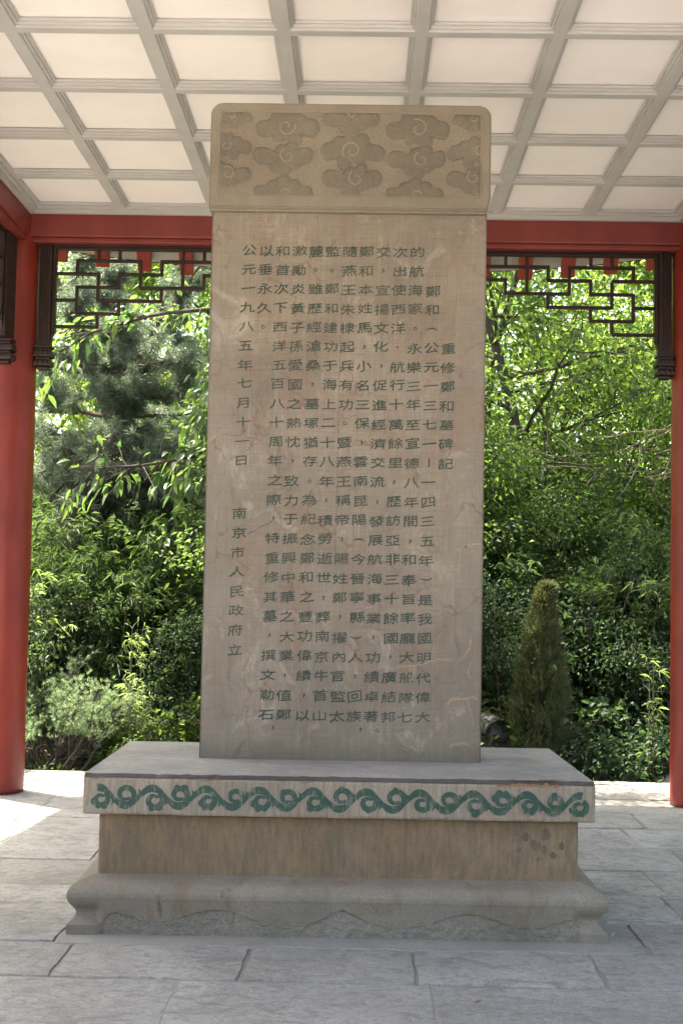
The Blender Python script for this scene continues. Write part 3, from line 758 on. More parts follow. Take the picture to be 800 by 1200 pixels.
def build_cap():
    rng = random.Random(4)
    hw = 0.6628; yf, yb = -0.041, 0.285; rr = 0.06
    bm = bmesh.new()
    out = [(-hw+0.004, ZSH-0.004), (hw-0.004, ZSH+0.0)]
    out = [(-hw, ZSH), (hw, ZSH)] + [(hw-rr+rr*math.cos(a), ZCT-rr+rr*math.sin(a)) for a in np.linspace(0, math.pi/2, 7)] + [(-hw+rr-rr*math.sin(a), ZCT-rr+rr*math.cos(a)) for a in np.linspace(0, math.pi/2, 7)]
    # chipped lower right corner
    out[1:2] = [(hw-0.024, ZSH), (hw-0.018, ZSH+0.012), (hw-0.010, ZSH+0.018), (hw, ZSH+0.055)]
    fr = [bm.verts.new((x, yf, z)) for x, z in out]; bk = [bm.verts.new((x, yb, z)) for x, z in out]
    bm.faces.new(fr); bm.faces.new(bk[::-1])
    for q in range(len(out)): r_ = (q+1) % len(out); bm.faces.new((fr[r_], fr[q], bk[q], bk[r_]))
    bmesh.ops.recalc_face_normals(bm, faces=bm.faces)
    bmesh.ops.bevel(bm, geom=[e for e in bm.edges if all(abs(v.co.y-yf) < 1e-5 for v in e.verts) or all(abs(v.co.y-yb) < 1e-5 for v in e.verts)], offset=0.009, segments=3, affect='EDGES')
    cap = bm_obj('cap', bm, M_cap, stele)
    # sunken hammered field, raised rim line
    X0, X1, ZA, ZB_ = -0.622, 0.618, ZSH+0.058, ZCT-0.042
    b = Buf(); ch = 0.03
    field = [(X0, ZA), (X1, ZA), (X1, ZB_-ch), (X1-ch, ZB_), (X0+ch, ZB_), (X0, ZB_-ch)]
    plate(b, field, yf+0.004, yf-0.0012)
    b.obj('cloud_field', M_ground_relief, cap)
    b = Buf(); dens = []
    for p, q in zip(field, field[1:]+field[:1]):
        for i in range(12): f = i/12; dens.append((p[0]+(q[0]-p[0])*f+rng.gauss(0, .0006), p[1]+(q[1]-p[1])*f+rng.gauss(0, .0006)))
    dens2 = dens[8:]                                                    # bottom line is worn away
    ribbon(b, dens[12:]+dens[:1], 0.0045, yf-0.0014, False, 0.002)
    cl = Buf()
    def cloud(cx, cz, sx, lobes, lev, clip=True, spiral=None, flip=1):
        """star-shaped cloud of overlapping lobes"""
        A = np.linspace(0, 2*math.pi, 72, endpoint=False); pts = []
        for a in A:
            d = np.array([math.cos(a), math.sin(a)]); best = 0.012
            for lx, lz, r in lobes:
                p = d[0]*lx*flip + d[1]*lz; disc = r*r - (lx*lx+lz*lz-p*p)
                if disc > 0: best = max(best, p+math.sqrt(disc))
            best *= 1+0.035*math.sin(a*3+cx*40)+0.02*math.sin(a*7+cz*90); pts.append((cx+sx*best*d[0], cz+sx*1.22*best*d[1]))
        P = np.array(pts)
        P[:, 0] = np.clip(P[:, 0], X0+0.006, X1-0.006); P[:, 1] = np.clip(P[:, 1], ZA+0.002, ZB_-0.006)
        plate(cl, P, yf-0.001, yf-0.0105-lev*0.0022, 0.030, 0.0075)
        Pj = P.copy()
        ribbon(b, np.concatenate([Pj, Pj[:1]]), 0.0032, yf-0.0029-lev*0.0018, False, 0.0012)
        if spiral:
            ox, oz, r0, st, turns, dr = spiral
            th = np.linspace(0, turns*2*math.pi, 40); rad = 1.3*r0*(1-0.78*th/th[-1])
            sp = np.stack([cx+sx*(ox*flip+flip*rad*np.cos(st+dr*th)), cz+sx*(oz+rad*np.sin(st+dr*th))], -1)
            ok = (sp[:, 0] > X0) & (sp[:, 0] < X1) & (sp[:, 1] > ZA) & (sp[:, 1] < ZB_)
            sp = sp[ok]
            if len(sp) > 5: ribbon(b, sp, np.linspace(0.0068, 0.0042, len(sp)), yf-0.0100-lev*0.0022, False, 0.0022)
    TOP = [(-0.118, -0.012, 0.036), (-0.085, -0.008, 0.036), (-0.040, 0.026, 0.044), (0.010, 0.040, 0.036), (0.055, 0.010, 0.046), (0.112, -0.008, 0.040), (0.005, -0.012, 0.046), (-0.040, -0.030, 0.034), (0.040, -0.048, 0.034)]
    LOW = [(-0.108, 0.004, 0.036), (-0.078, 0.002, 0.036), (-0.030, -0.024, 0.042), (0.012, -0.042, 0.034), (0.055, -0.008, 0.044), (0.110, 0.006, 0.036), (0.0, 0.016, 0.042), (0.045, 0.040, 0.030)]
    HALF = [(-0.110, -0.015, 0.032), (-0.05, 0.0, 0.036), (0.0, 0.022, 0.038), (0.05, 0.002, 0.036), (0.110, -0.015, 0.030), (0.0, -0.02, 0.04)]
    s0 = (-0.005, -0.002, 0.034, 0.3, 1.15, -1); s1 = (0.024, 0.004, 0.030, 2.0, 1.05, 1); hs = (0.0, -0.022, 0.024, 0.0, 0.5, 1)
    for (x, z, lob, lev, sp, fl, sc) in (
        (-0.300, 3.630, TOP, 0, s0, 1, 1.02), (-0.318, 3.482, LOW, 1, s1, 1, 1.0), (-0.312, 3.330, HALF, 2, hs, 1, 1.0),
        (0.000, 3.668, LOW, 2, (0.01, 0.030, 0.022, 3.1, 0.5, 1), 1, 0.94), (0.008, 3.520, TOP, 0, (0.0, -0.004, 0.036, -0.6, 1.2, 1), -1, 1.02), (0.006, 3.378, LOW, 1, s1, 1, 1.0),
        (0.316, 3.626, TOP, 0, (0.0, 0.0, 0.036, 2.0, 1.0, -1), 1, 1.02), (0.312, 3.474, LOW, 1, s1, 1, 0.98), (0.308, 3.328, HALF, 2, hs, 1, 0.98),
        (-0.555, 3.666, LOW, 1, (0.0, 0.02, 0.022, 3.0, 0.7, 1), 1, 0.62), (-0.580, 3.535, TOP, 0, (-0.01, 0.0, 0.026, 0.6, 0.9, -1), 1, 0.76), (-0.575, 3.396, LOW, 2, (0.0, 0.004, 0.036, 1.0, 1.0, 1), -1, 0.76),
        (0.575, 3.668, LOW, 1, (0.0, 0.015, 0.022, 3.0, 0.7, 1), -1, 0.66), (0.588, 3.520, TOP, 0, (-0.03, 0.0, 0.03, 2.4, 0.9, -1), -1, 0.86), (0.580, 3.385, LOW, 2, (0.0, 0.01, 0.03, 2.0, 1.0, 1), 1, 0.88)):
        cloud(x, z, sc*1.0, lob, lev, True, sp, fl)
    cl.obj('cloud_relief', M_cloud, cap)
    b.obj('carved_outline', M_line, cap)
    # moulding under the cap
    bm = bmesh.new(); box(bm, -0.6575, 0.648, -0.030, 0.27, ZSH-0.014, ZSH+0.001, 0.006)
    bm_obj('cap_moulding', bm, M_cap, cap)
build_cap()

def jagged(b, pts, w, y, rng, thick=0.0012, jit=.0022):
    P = []
    for p, q in zip(pts, pts[1:]):
        k = max(3, int(math.hypot(q[0]-p[0], q[1]-p[1])/0.006))
        for i in range(k): f = i/k; P.append((p[0]+(q[0]-p[0])*f+rng.gauss(0, jit), p[1]+(q[1]-p[1])*f+rng.gauss(0, jit)))
    ribbon(b, P, [max(0.0012, w*rng.uniform(0.35, 1.25)) for _ in P], y, False, thick)
def build_repairs():
    """tan filler along old cracks, low right, and the long dark seam"""
    rng = random.Random(21)
    for pts, w in (([(0.565, 1.66), (0.60, 1.672), (0.645, 1.678)], 0.012), ([(0.525, 1.64), (0.55, 1.652), (0.575, 1.662)], 0.010),
                   ([(0.60, 1.23), (0.592, 1.19), (0.575, 1.165), (0.56, 1.14)], 0.010), ([(0.26, 1.10), (0.34, 1.105), (0.39, 1.115), (0.44, 1.135), (0.52, 1.135)], 0.008),
                   ([(0.34, 1.10), (0.335, 1.06), (0.318, 1.02)], 0.007), ([(0.60, 1.13), (0.588, 1.08), (0.60, 1.04)], 0.008), ([(0.49, 0.93), (0.52, 0.955), (0.57, 0.955), (0.61, 0.965), (0.635, 0.955)], 0.013),
                   ([(0.59, 0.945), (0.60, 0.90), (0.615, 0.86), (0.612, 0.80)], 0.009), ([(0.505, 0.735), (0.55, 0.752), (0.60, 0.748)], 0.013), ([(0.535, 1.12), (0.55, 1.14), (0.57, 1.135)], 0.007)):
        b = Buf(); jagged(b, pts, w, -0.0003, rng); b.obj('crack_filler', M_fill, tablet)
    b = Buf(); jagged(b, [(-0.032, 3.05), (-0.031, 2.7), (-0.034, 2.4), (-0.035, 2.15), (-0.034, 1.92), (-0.038, 1.62)], 0.0022, -0.0002, rng, 0.0006, .0006); b.obj('dark_seam', M_seam, tablet)
    b = Buf(); jagged(b, [(-0.35, 1.86), (-0.30, 1.80), (-0.29, 1.74)], 0.003, -0.0002, rng, 0.0008); b.obj('dark_seam', M_seam, tablet)
    b = Buf(); jagged(b, [(-0.45, 1.70), (-0.38, 1.74), (-0.33, 1.765)], 0.004, -0.0002, rng, 0.0008); b.obj('dark_seam', M_seam, tablet)
    # pale scratches and drips
    for pts, w in (([(0.46, 1.62), (0.463, 1.50), (0.466, 1.36)], 0.003), ([(0.447, 1.14), (0.447, 1.07)], 0.005), ([(0.42, 2.215), (0.50, 2.26), (0.56, 2.275)], 0.007),
                   ([(-0.52, 1.19), (-0.44, 1.25)], 0.004), ([(-0.53, 1.15), (-0.46, 1.16)], 0.004), ([(-0.50, 1.22), (-0.47, 1.12)], 0.004), ([(-0.53, 1.0), (-0.43, 1.06)], 0.004), ([(-0.49, 1.08), (-0.46, 0.98)], 0.004), ([(-0.54, 1.03), (-0.47, 0.97)], 0.004),
                   ([(-0.48, 2.02), (-0.45, 1.93), (-0.452, 1.86)], 0.005), ([(-0.20, 2.43), (-0.20, 2.41)], 0.004), ([(-0.11, 2.41), (-0.11, 2.37)], 0.004), ([(0.41, 2.12), (0.44, 2.2), (0.53, 2.31)], 0.0035), ([(0.5, 1.85), (0.44, 1.78), (0.43, 1.74)], 0.003)):
        b = Buf(); jagged(b, pts, w*0.7, -0.0003-rng.random()*.0002, rng, 0.0006); b.obj('pale_scratch', M_line, tablet)
build_repairs()

# ---- pedestal: slab, waist, plinth (turned one degree, as in the photo)
PR = R(0.9)
ped = bpy.data.objects.new('pedestal', None); COL.objects.link(ped); ped.parent = stele
ped.rotation_euler = (0, 0, PR); ped.empty_display_size = 0.2
def pedestal_frame(o): o.parent = stele; o.rotation_euler = (0, 0, PR); return o
SW, SF, SR = 1.0725, -0.574, 0.654
def build_slab():
    bm = bmesh.new(); worn_box(bm, -SW, SW, SF+0.0, SR, ZB-0.1695, ZB-0.0145, 5, 0.0025)
    sl = pedestal_frame(bm_obj('top_slab', bm, M_slab))
    bm = bmesh.new()                                                    # worn upper face with its dark stained arris
    x, yf, yb = SW-0.001, SF+0.001, SR-0.001
    rng = random.Random(2); n = 70
    fr0 = []; fr1 = []
    for i in range(n+1):
        f = i/n; xx = -x+2*x*f
        fr0.append(bm.verts.new((xx*0.9985, yf+0.0015+abs(rng.gauss(0, .0018)), ZB-0.0143))); fr1.append(bm.verts.new((xx*0.996, yf+0.020+rng.gauss(0, .004), ZB+rng.gauss(0, .0010))))
    b1 = bm.verts.new((x*0.995, yb-.01, ZB)); b0 = bm.verts.new((-x*0.995, yb-.01, ZB)); c1 = bm.verts.new((x, yb, ZB-.0142)); c0 = bm.verts.new((-x, yb, ZB-.0142))
    for i in range(n):
        f = bm.faces.new((fr0[i], fr0[i+1], fr1[i+1], fr1[i])); f.material_index = 1
    bm.faces.new(fr1+[b1, b0])
    bm.faces.new((fr0[-1], c1, b1, fr1[-1])); bm.faces.new((c0, fr0[0], fr1[0], b0)); bm.faces.new((c1, c0, b0, b1))
    bm_obj('worn_top', bm, [M_top, M_dark], sl)
    b = Buf(); rg = random.Random(9)
    pts = [(0.66, ZB-.021), (0.72, ZB-.018), (0.78, ZB-.017), (0.86, ZB-.018), (0.93, ZB-.020)]
    jagged(b, pts, 0.012, SF-0.0002, rg, 0.0006)
    V = [(0.69, SF+.028, ZB+.0012), (0.76, SF+.012, ZB+.001), (0.88, SF+.012, ZB+.001), (0.95, SF+.03, ZB+.0012), (0.90, SF+.055, ZB+.0012), (0.78, SF+.06, ZB+.0012)]
    b.add(V, [(0, 1, 2), (0, 2, 3), (0, 3, 4), (0, 4, 5)])
    b.obj('rust_stain', M_rust, sl)
    # painted scroll band
    g = Buf(); o = Buf(); yv = [SF-0.0008]
    zc = ZB-0.094; P = 0.2235; xs = -1.005; nper = 9; amp = 0.036
    def ny(): yv[0] -= 0.00004; return yv[0]
    def stroke(pts, w):
        y = ny(); ww = np.array(w)*np.ones(len(pts)); ribbon(g, pts, ww, y, False, 0.0006)
        ribbon(o, pts, ww+0.009, SF-0.0003-len(o.v)*0.000004, False, 0.0)
    X = np.linspace(-1.012, 1.016, 560)
    wob = np.interp(X, np.linspace(-1, 1, 30), [random.Random(6).gauss(0, .002) for _ in range(30)])
    mid = zc + amp*np.cos((X-xs)/P*2*math.pi) + wob
    stroke(np.stack([X, mid], -1), 0.025 + 0.007*np.cos(2*((X-xs)/P*2*math.pi)))
    rg = random.Random(17)
    def curl(cx, cz, side, r=0.034, ex=0.0):
        th = np.linspace(-0.55-ex, 0.98*2*math.pi, 44)
        rad = r*(1.0-0.50*np.clip(th/th[-1], 0, 1))
        px = cx + rad*np.cos(-0.5+th); pz = cz + side*rad*0.94*np.sin(-0.5+th)
        stroke(np.stack([px, pz], -1), np.interp(np.linspace(0, 1, 44), [0, .25, .6, .9, 1], [.020, .024, .021, .013, .007])*rg.uniform(.92, 1.08))
        for a in rg.choice(((1.15, 2.15), (0.95, 1.9), (1.6,), (1.1, 2.0, 2.8), (2.2,), ())):                                     # leafy lobes on the outside of the curl
            lx, lz = cx + (r-0.001)*math.cos(a), cz + side*(r-0.001)*math.sin(a); rl = rg.uniform(.011, .0165)
            q = [(lx+rl*math.cos(t), lz+rl*math.sin(t)) for t in np.linspace(0, 2*math.pi, 14, endpoint=False)]
            y = ny(); plate(g, q, SF, y)
    k = -1
    while True:
        xt = xs + (k+0.5)*P; xc = xs + k*P
        if xc > 1.03: break
        if -1.0 < xt < 0.95: curl(xt+0.010+rg.gauss(0, .005), zc+0.010+rg.gauss(0, .0025), 1, 0.034*rg.uniform(.86, 1.08))
        if -1.02 < xc < 1.03: curl(xc+(0.010 if xc < 0.95 else -0.004), zc-0.010+rg.gauss(0, .0025), -1, 0.034*rg.uniform(.86, 1.06))
        for px, sg in ((xt+0.078, 1), (xc+0.078, -1)):
            if -0.95 < px < 0.93:
                for dx, tl, sl_ in ((0, 1.0, 0.2), (-0.014, 0.7, -0.25)):
                    bx_, bz_ = px+dx, zc+sg*0.004; h_ = 0.044*tl
                    leaf = [(bx_, bz_), (bx_+.006+sl_*.01, bz_+sg*h_*.3), (bx_+.006+sl_*.02, bz_+sg*h_*.65), (bx_+sl_*.045, bz_+sg*h_), (bx_-.004+sl_*.02, bz_+sg*h_*.65), (bx_-.006+sl_*.01, bz_+sg*h_*.3)]
                    y = ny(); plate(g, leaf, SF, y)
        k += 1
    g.obj('green_scroll_band', M_scroll, sl); o.obj('scroll_outline', M_line, sl)
build_slab()
def build_waist():
    bm = bmesh.new(); worn_box(bm, -1.012, 1.012, -0.5124, 0.592, 0.225, ZB-0.1697, 9, 0.0035)
    w = pedestal_frame(bm_obj('waist_block', bm, M_waist))
    rg = random.Random(31)                                     # dark splashes at right
    for cx, cz, r in ((0.79, 0.42, .018), (0.83, 0.385, .022), (0.875, 0.43, .026), (0.865, 0.37, .018), (0.905, 0.345, .016), (0.76, 0.365, .013), (0.94, 0.385, .015), (0.845, 0.33, .009), (0.74, 0.405, .008), (0.70, 0.30, .006)):
        q = [(cx+r*rg.uniform(.6, 1.15)*math.cos(t), cz+r*rg.uniform(.7, 1.3)*math.sin(t)) for t in np.linspace(0, 2*math.pi, 18, endpoint=False)]
        b = Buf(); plate(b, q, -0.5124, -0.5127-rg.random()*.0003); b.obj('dark_splash', M_splash, w)
def splash_mat():
    m, t, b = mat_new('dark_damp_stain'); n1 = noise(t, coords(t, (40, 40, 12)), 1, 4, .7)
    t.links.new(ramp(t, n1, [(0.4, (0.085, 0.070, 0.050)), (0.65, (0.165, 0.122, 0.078))]), b.inputs['Base Color']); b.inputs['Roughness'].default_value = 0.8
    return m
M_splash = splash_mat()
build_waist()
def build_plinth():
    HW, F, B = 1.1169, -0.6098, 0.690
    prof = [(0.0, 0.0), (0.0, 0.046), (0.006, 0.052), (0.022, 0.064), (0.031, 0.078), (0.033, 0.094), (0.027, 0.108), (0.013, 0.124), (0.003, 0.140), (-0.003, 0.158), (-0.002, 0.176), (0.006, 0.194), (0.020, 0.208), (0.040, 0.218), (0.07, 0.228), (0.106, 0.240)]
    zs = [p[1] for p in prof]; ins = [p[0] for p in prof]
    zd = np.linspace(0, zs[-1], 400); dd = np.interp(zd, zs, ins); kz = np.exp(-0.5*(np.arange(-12, 13)/5.0)**2); kz /= kz.sum()
    ds = np.convolve(np.pad(dd, 12, mode='edge'), kz, 'valid'); ds = np.where(zd < 0.05, dd, ds)
    zs = list(np.linspace(0, zs[-1], 84)); ins = list(np.interp(zs, zd, ds)); Zf = zs
    def wave(x):
        """height of the scalloped skirt's lower edge at x"""
        a = abs(x-0.02)
        pts = [(0.0, 0.124), (0.03, 0.112), (0.10, 0.074), (0.18, 0.052), (0.25, 0.048), (0.33, 0.062), (0.42, 0.095), (0.50, 0.114), (0.56, 0.112), (0.64, 0.090), (0.72, 0.062), (0.79, 0.054), (0.84, 0.064), (0.87, 0.084), (0.90, 0.078), (0.93, 0.098), (0.965, 0.090), (0.985, 0.06), (1.0, 0.0), (1.2, 0.0)]
        return float(np.interp(a, [p[0] for p in pts], [p[1] for p in pts]))
    nx = 420; Xs = np.linspace(-1, 1, nx)
    V = []; mats = []
    rg = np.random.RandomState(3)
    for j, z in enumerate(Zf):
        io = float(np.interp(z, zs, ins))
        for xn in Xs:
            x = xn*(HW-io); d = io
            full = min(io, 0.020)                                    # skirt keeps a fuller face than the legs' hollow
            wv = wave(x)
            if abs(x) < 1.0:
                k = min(1, max(0, (1.0-abs(x))/0.03))
                if z >= wv: d = io*(1-k) + (0.008 if z < 0.15 else io)*k if z < 0.15 else io
                if z >= wv and z < 0.15: d = io*(1-k) + np.interp(z, [0.045, 0.10, 0.15], [0.016, 0.010, 0.0])*k
                if z < wv: d = 0.0165 + mnoise.noise((x*40, z*40, 0))*0.004 + mnoise.noise((x*120, z*120, 3))*0.002 - 0.012*max(0, 1-z/0.03)*mnoise.noise((x*25, 1, 0))
            V.append((x, F+d, z))
    V = np.array(V); nz = len(Zf); I = np.arange(nx*nz).reshape(nz, nx)
    a, b_, c, d = I[:-1, :-1].ravel(), I[:-1, 1:].ravel(), I[1:, 1:].ravel(), I[1:, :-1].ravel()
    bf = Buf(); bf.add(V, np.concatenate([np.stack([a, b_, c], -1), np.stack([a, c, d], -1)]))
    # sides, back and top
    sideP = []
    for z, io in zip(zs, ins): sideP.append([(-(HW-io), F+io, z), (-(HW-io), B-io, z), ((HW-io), B-io, z), ((HW-io), F+io, z)])
    SP = np.array(sideP); m = len(zs); J = np.arange(m*4).reshape(m, 4); tri = []
    for k in range(3):
        for q in range(m-1): tri += [(J[q, k+1], J[q, k], J[q+1, k]), (J[q, k+1], J[q+1, k], J[q+1, k+1])]
    tri += [(J[-1, 0], J[-1, 3], J[-1, 2]), (J[-1, 0], J[-1, 2], J[-1, 1])]
    bf.add(SP, tri)
    me = bf.mesh('plinth'); pl = link('plinth', me, [M_plinth, M_rough])
    pedestal_frame(pl)
    mi = np.zeros(len(me.polygons), np.int32)
    for p in me.polygons:
        c = p.center
        if abs(c.x) < 0.99 and c.y < F+0.08 and c.z < wave(c.x)-0.002: mi[p.index] = 1
    me.polygons.foreach_set('material_index', mi)
    # small curls by the feet and the pale carved edge of the skirt
    for s in (-1, 1):
        b = Buf(); th = np.linspace(0, 1.3*2*math.pi, 36); rad = 0.036*(1-0.7*th/th[-1])
        pts = np.stack([0.02+s*(0.905+rad*np.cos(th+0.6)), 0.112+rad*0.72*np.sin(th+0.6)], -1)
        ribbon(b, pts, 0.006, F+0.012, False, 0.005); b.obj('carved_curl', M_plinth, pl)
    rg = random.Random(5)                                       # brown runs down the skirt
    def front(z): return F + float(np.interp(z, [0.045, 0.10, 0.15, 0.176, 0.194, 0.208, 0.225], [0.0155, 0.0095, -0.0025, -0.0025, 0.0055, 0.0195, 0.055])) - 0.0009
    for x, za, zb, w in ((-0.745, 0.205, 0.075, .020), (-0.455, 0.205, 0.12, .030), (-0.440, 0.12, 0.055, .026), (-0.475, 0.205, 0.165, .016)):
        zz = np.linspace(za, zb, 14); V = []; b = Buf()
        for q, z in enumerate(zz):
            ww = w*rg.uniform(.5, 1.0)*(0.5 if q in (0, 13) else 1); xo = x+rg.gauss(0, .002) + (0.012*q/13 if x < -.7 else 0)
            V += [(xo-ww/2, front(z), z), (xo+ww/2, front(z), z)]
        b.add(V, [t for q in range(13) for t in ((2*q, 2*q+1, 2*q+3), (2*q, 2*q+3, 2*q+2))]); b.obj('brown_run', M_run, pl)
def run_mat():
    m, t, b = mat_new('brown_run_stain'); n1 = noise(t, coords(t, (20, 20, 6)), 1, 4, .7)
    t.links.new(ramp(t, n1, [(0.35, (0.13, 0.088, 0.052)), (0.62, (0.225, 0.185, 0.135))]), b.inputs['Base Color']); b.inputs['Roughness'].default_value = 0.85
    return m
M_run = run_mat()
build_plinth()
COL.objects.unlink(ped); bpy.data.objects.remove(ped)

# ------------------------------------------------------------------ vegetation tools
def unit(a): return a/np.maximum(np.linalg.norm(a, axis=-1, keepdims=True), 1e-9)
def add_leaves(b, P, D, L, W, rs, droop=0.25, fold=0.18, seg=1):
    n = len(P); D = unit(D); Nn = rs.normal(0, 0.55, (n, 3)) + np.array([0, 0, 1.0]); Sd = unit(np.cross(D, Nn)); Nn = unit(np.cross(Sd, D))
    L = np.broadcast_to(np.asarray(L, float).reshape(-1, 1), (n, 1)); Wd = np.broadcast_to(np.asarray(W, float).reshape(-1, 1), (n, 1))
    if seg == 1:
        tip = P + D*L - np.array([0, 0, 1.0])*L*droop; m = P + D*L*0.42
        v = np.stack([P, m+Sd*Wd/2+Nn*Wd*fold, tip, m-Sd*Wd/2+Nn*Wd*fold], 1)
        f = np.array([[0, 1, 2], [0, 2, 3]])
    else:
        z = np.array([0, 0, 1.0])
        m1 = P + D*L*0.30 - z*L*droop*0.1; m2 = P + D*L*0.66 - z*L*droop*0.42; tip = P + D*L - z*L*droop
        v = np.stack([P, m1+Sd*Wd*.46+Nn*Wd*fold, m1, m1-Sd*Wd*.46+Nn*Wd*fold, m2+Sd*Wd*.40+Nn*Wd*fold, m2, m2-Sd*Wd*.40+Nn*Wd*fold, tip], 1)
        f = np.array([[0, 1, 2], [0, 2, 3], [1, 4, 5], [1, 5, 2], [2, 5, 6], [2, 6, 3], [4, 7, 5], [5, 7, 6]])
    k = v.shape[1]
    b.add(v.reshape(-1, 3), (f[None]+(np.arange(n)*k)[:, None, None]).reshape(-1, 3))
def tube(b, pts, r0, r1, n=6):
    P = np.array(pts, float); k = len(P); T = unit(np.gradient(P, axis=0))
    ref = np.where(np.abs(T[:, 2:3]) > 0.9, np.array([[1.0, 0, 0]]), np.array([[0, 0, 1.0]]))
    U = unit(np.cross(T, ref)); Vv = np.cross(T, U); r = np.linspace(r0, r1, k).reshape(-1, 1)
    a = np.linspace(0, 2*math.pi, n, endpoint=False)
    V = np.concatenate([P + r*(U*math.cos(t)+Vv*math.sin(t)) for t in a]).reshape(n, k, 3)
    i = np.arange(n*k).reshape(n, k); j = np.roll(i, -1, 0)
    A, B, C, D = i[:, :-1].ravel(), j[:, :-1].ravel(), j[:, 1:].ravel(), i[:, 1:].ravel()
    b.add(V.reshape(-1, 3), np.concatenate([np.stack([A, B, C], -1), np.stack([A, C, D], -1)]))
def curve_path(p, d, L, rs, k=7, wob=0.25, up=0.0):
    P = [np.array(p, float)]; d = unit(np.array(d, float))
    for _ in range(k):
        d = unit(d + rs.normal(0, wob, 3)*0.35 + np.array([0, 0, up])); P.append(P[-1]+d*L/k)
    return np.array(P)
def tree_meshes(name, seed, h, r0, limbs, lo, spread, nleaf, L, Wd, mat, clump=0.22, lean=(0, 0), trunks=1, up=0.12, seg=1, droop=0.3, bmat=None, profile='round'):
    rs = np.random.RandomState(seed); wood = Buf(); lf = Buf(); tips = []
    for tk in range(trunks):
        base = np.array([rs.normal(0, 0.12), rs.normal(0, 0.12), 0.0]) if trunks > 1 else np.zeros(3)
        d = np.array([lean[0]+rs.normal(0, .06)*trunks**.5, lean[1]+rs.normal(0, .06)*trunks**.5, 1.0])
        tr = curve_path(base-np.array([0, 0, 0.15]), d, h+0.15, rs, 12, 0.22)
        tube(wood, tr, r0, r0*0.18, 8)
        nl = limbs//trunks
        for q in range(nl):
            f = lo + (1-lo)*((q+rs.rand())/nl); i = min(len(tr)-2, int(f*12)); p = tr[i]+(tr[i+1]-tr[i])*(f*12-i)
            a = q*2.4+rs.rand()*0.9
            pr = (1-abs(2*((f-lo)/(1-lo))-0.8)*0.45) if profile == 'round' else (1.05-0.8*(f-lo)/(1-lo))
            L_ = spread*pr*rs.uniform(.75, 1.2)
            lm = curve_path(p, (math.cos(a), math.sin(a), rs.uniform(-.05, .45)), L_, rs, 7, 0.35, up*0.3)
            tube(wood, lm, r0*(1-f*0.75)*0.42, 0.008, 5)
            for s_ in range(5):
                g = rs.uniform(.3, 1.0); ii = min(6, int(g*7)); pp = lm[ii]
                sb = curve_path(pp, unit(lm[min(7, ii+1)]-lm[ii])+rs.normal(0, .6, 3), L_*rs.uniform(.25, .45), rs, 4, 0.4, -0.02)
                tube(wood, sb, 0.012, 0.004, 3)
                tips += [(sb[-1], sb[-1]-sb[-2]), (sb[2], sb[2]-sb[1])]
            tips.append((lm[-1], lm[-1]-lm[-2]))
    T = np.array([t[0] for t in tips]); Dv = unit(np.array([t[1] for t in tips]))
    wgt = rs.uniform(0.15, 1.0, len(T))**1.5; wgt /= wgt.sum()
    ix = rs.choice(len(T), nleaf, p=wgt)
    P = T[ix] + rs.normal(0, clump, (nleaf, 3))*np.array([1, 1, 0.7])
    D = Dv[ix]*0.6 + rs.normal(0, 0.7, (nleaf, 3)) + np.array([0, 0, -0.15])
    s = rs.uniform(.65, 1.25, nleaf)
    add_leaves(lf, P, D, L*s, Wd*s, rs, droop, 0.2, seg)
    return wood.mesh(name+'_trunk', True), lf.mesh(name+'_crown'), (bmat or M_bark), mat
def place(kind, meshes, loc, rz, sc, label, cat, group=None, names=('trunk', 'crown')):
    t = thing(kind, label, cat, loc, rz, group); t.scale = (sc, sc, sc)
    w, l, bm_, lm_ = meshes
    if not w.materials: w.materials.append(bm_)
    if not l.materials: l.materials.append(lm_)
    a = bpy.data.objects.new(names[0], w); COL.objects.link(a); a.parent = t
    c = bpy.data.objects.new(names[1], l); COL.objects.link(c); c.parent = t
    return t
def gz(x, y):
    D = max(0, y-5.5); return -0.18 + 0.02*D*min(1, D/8)

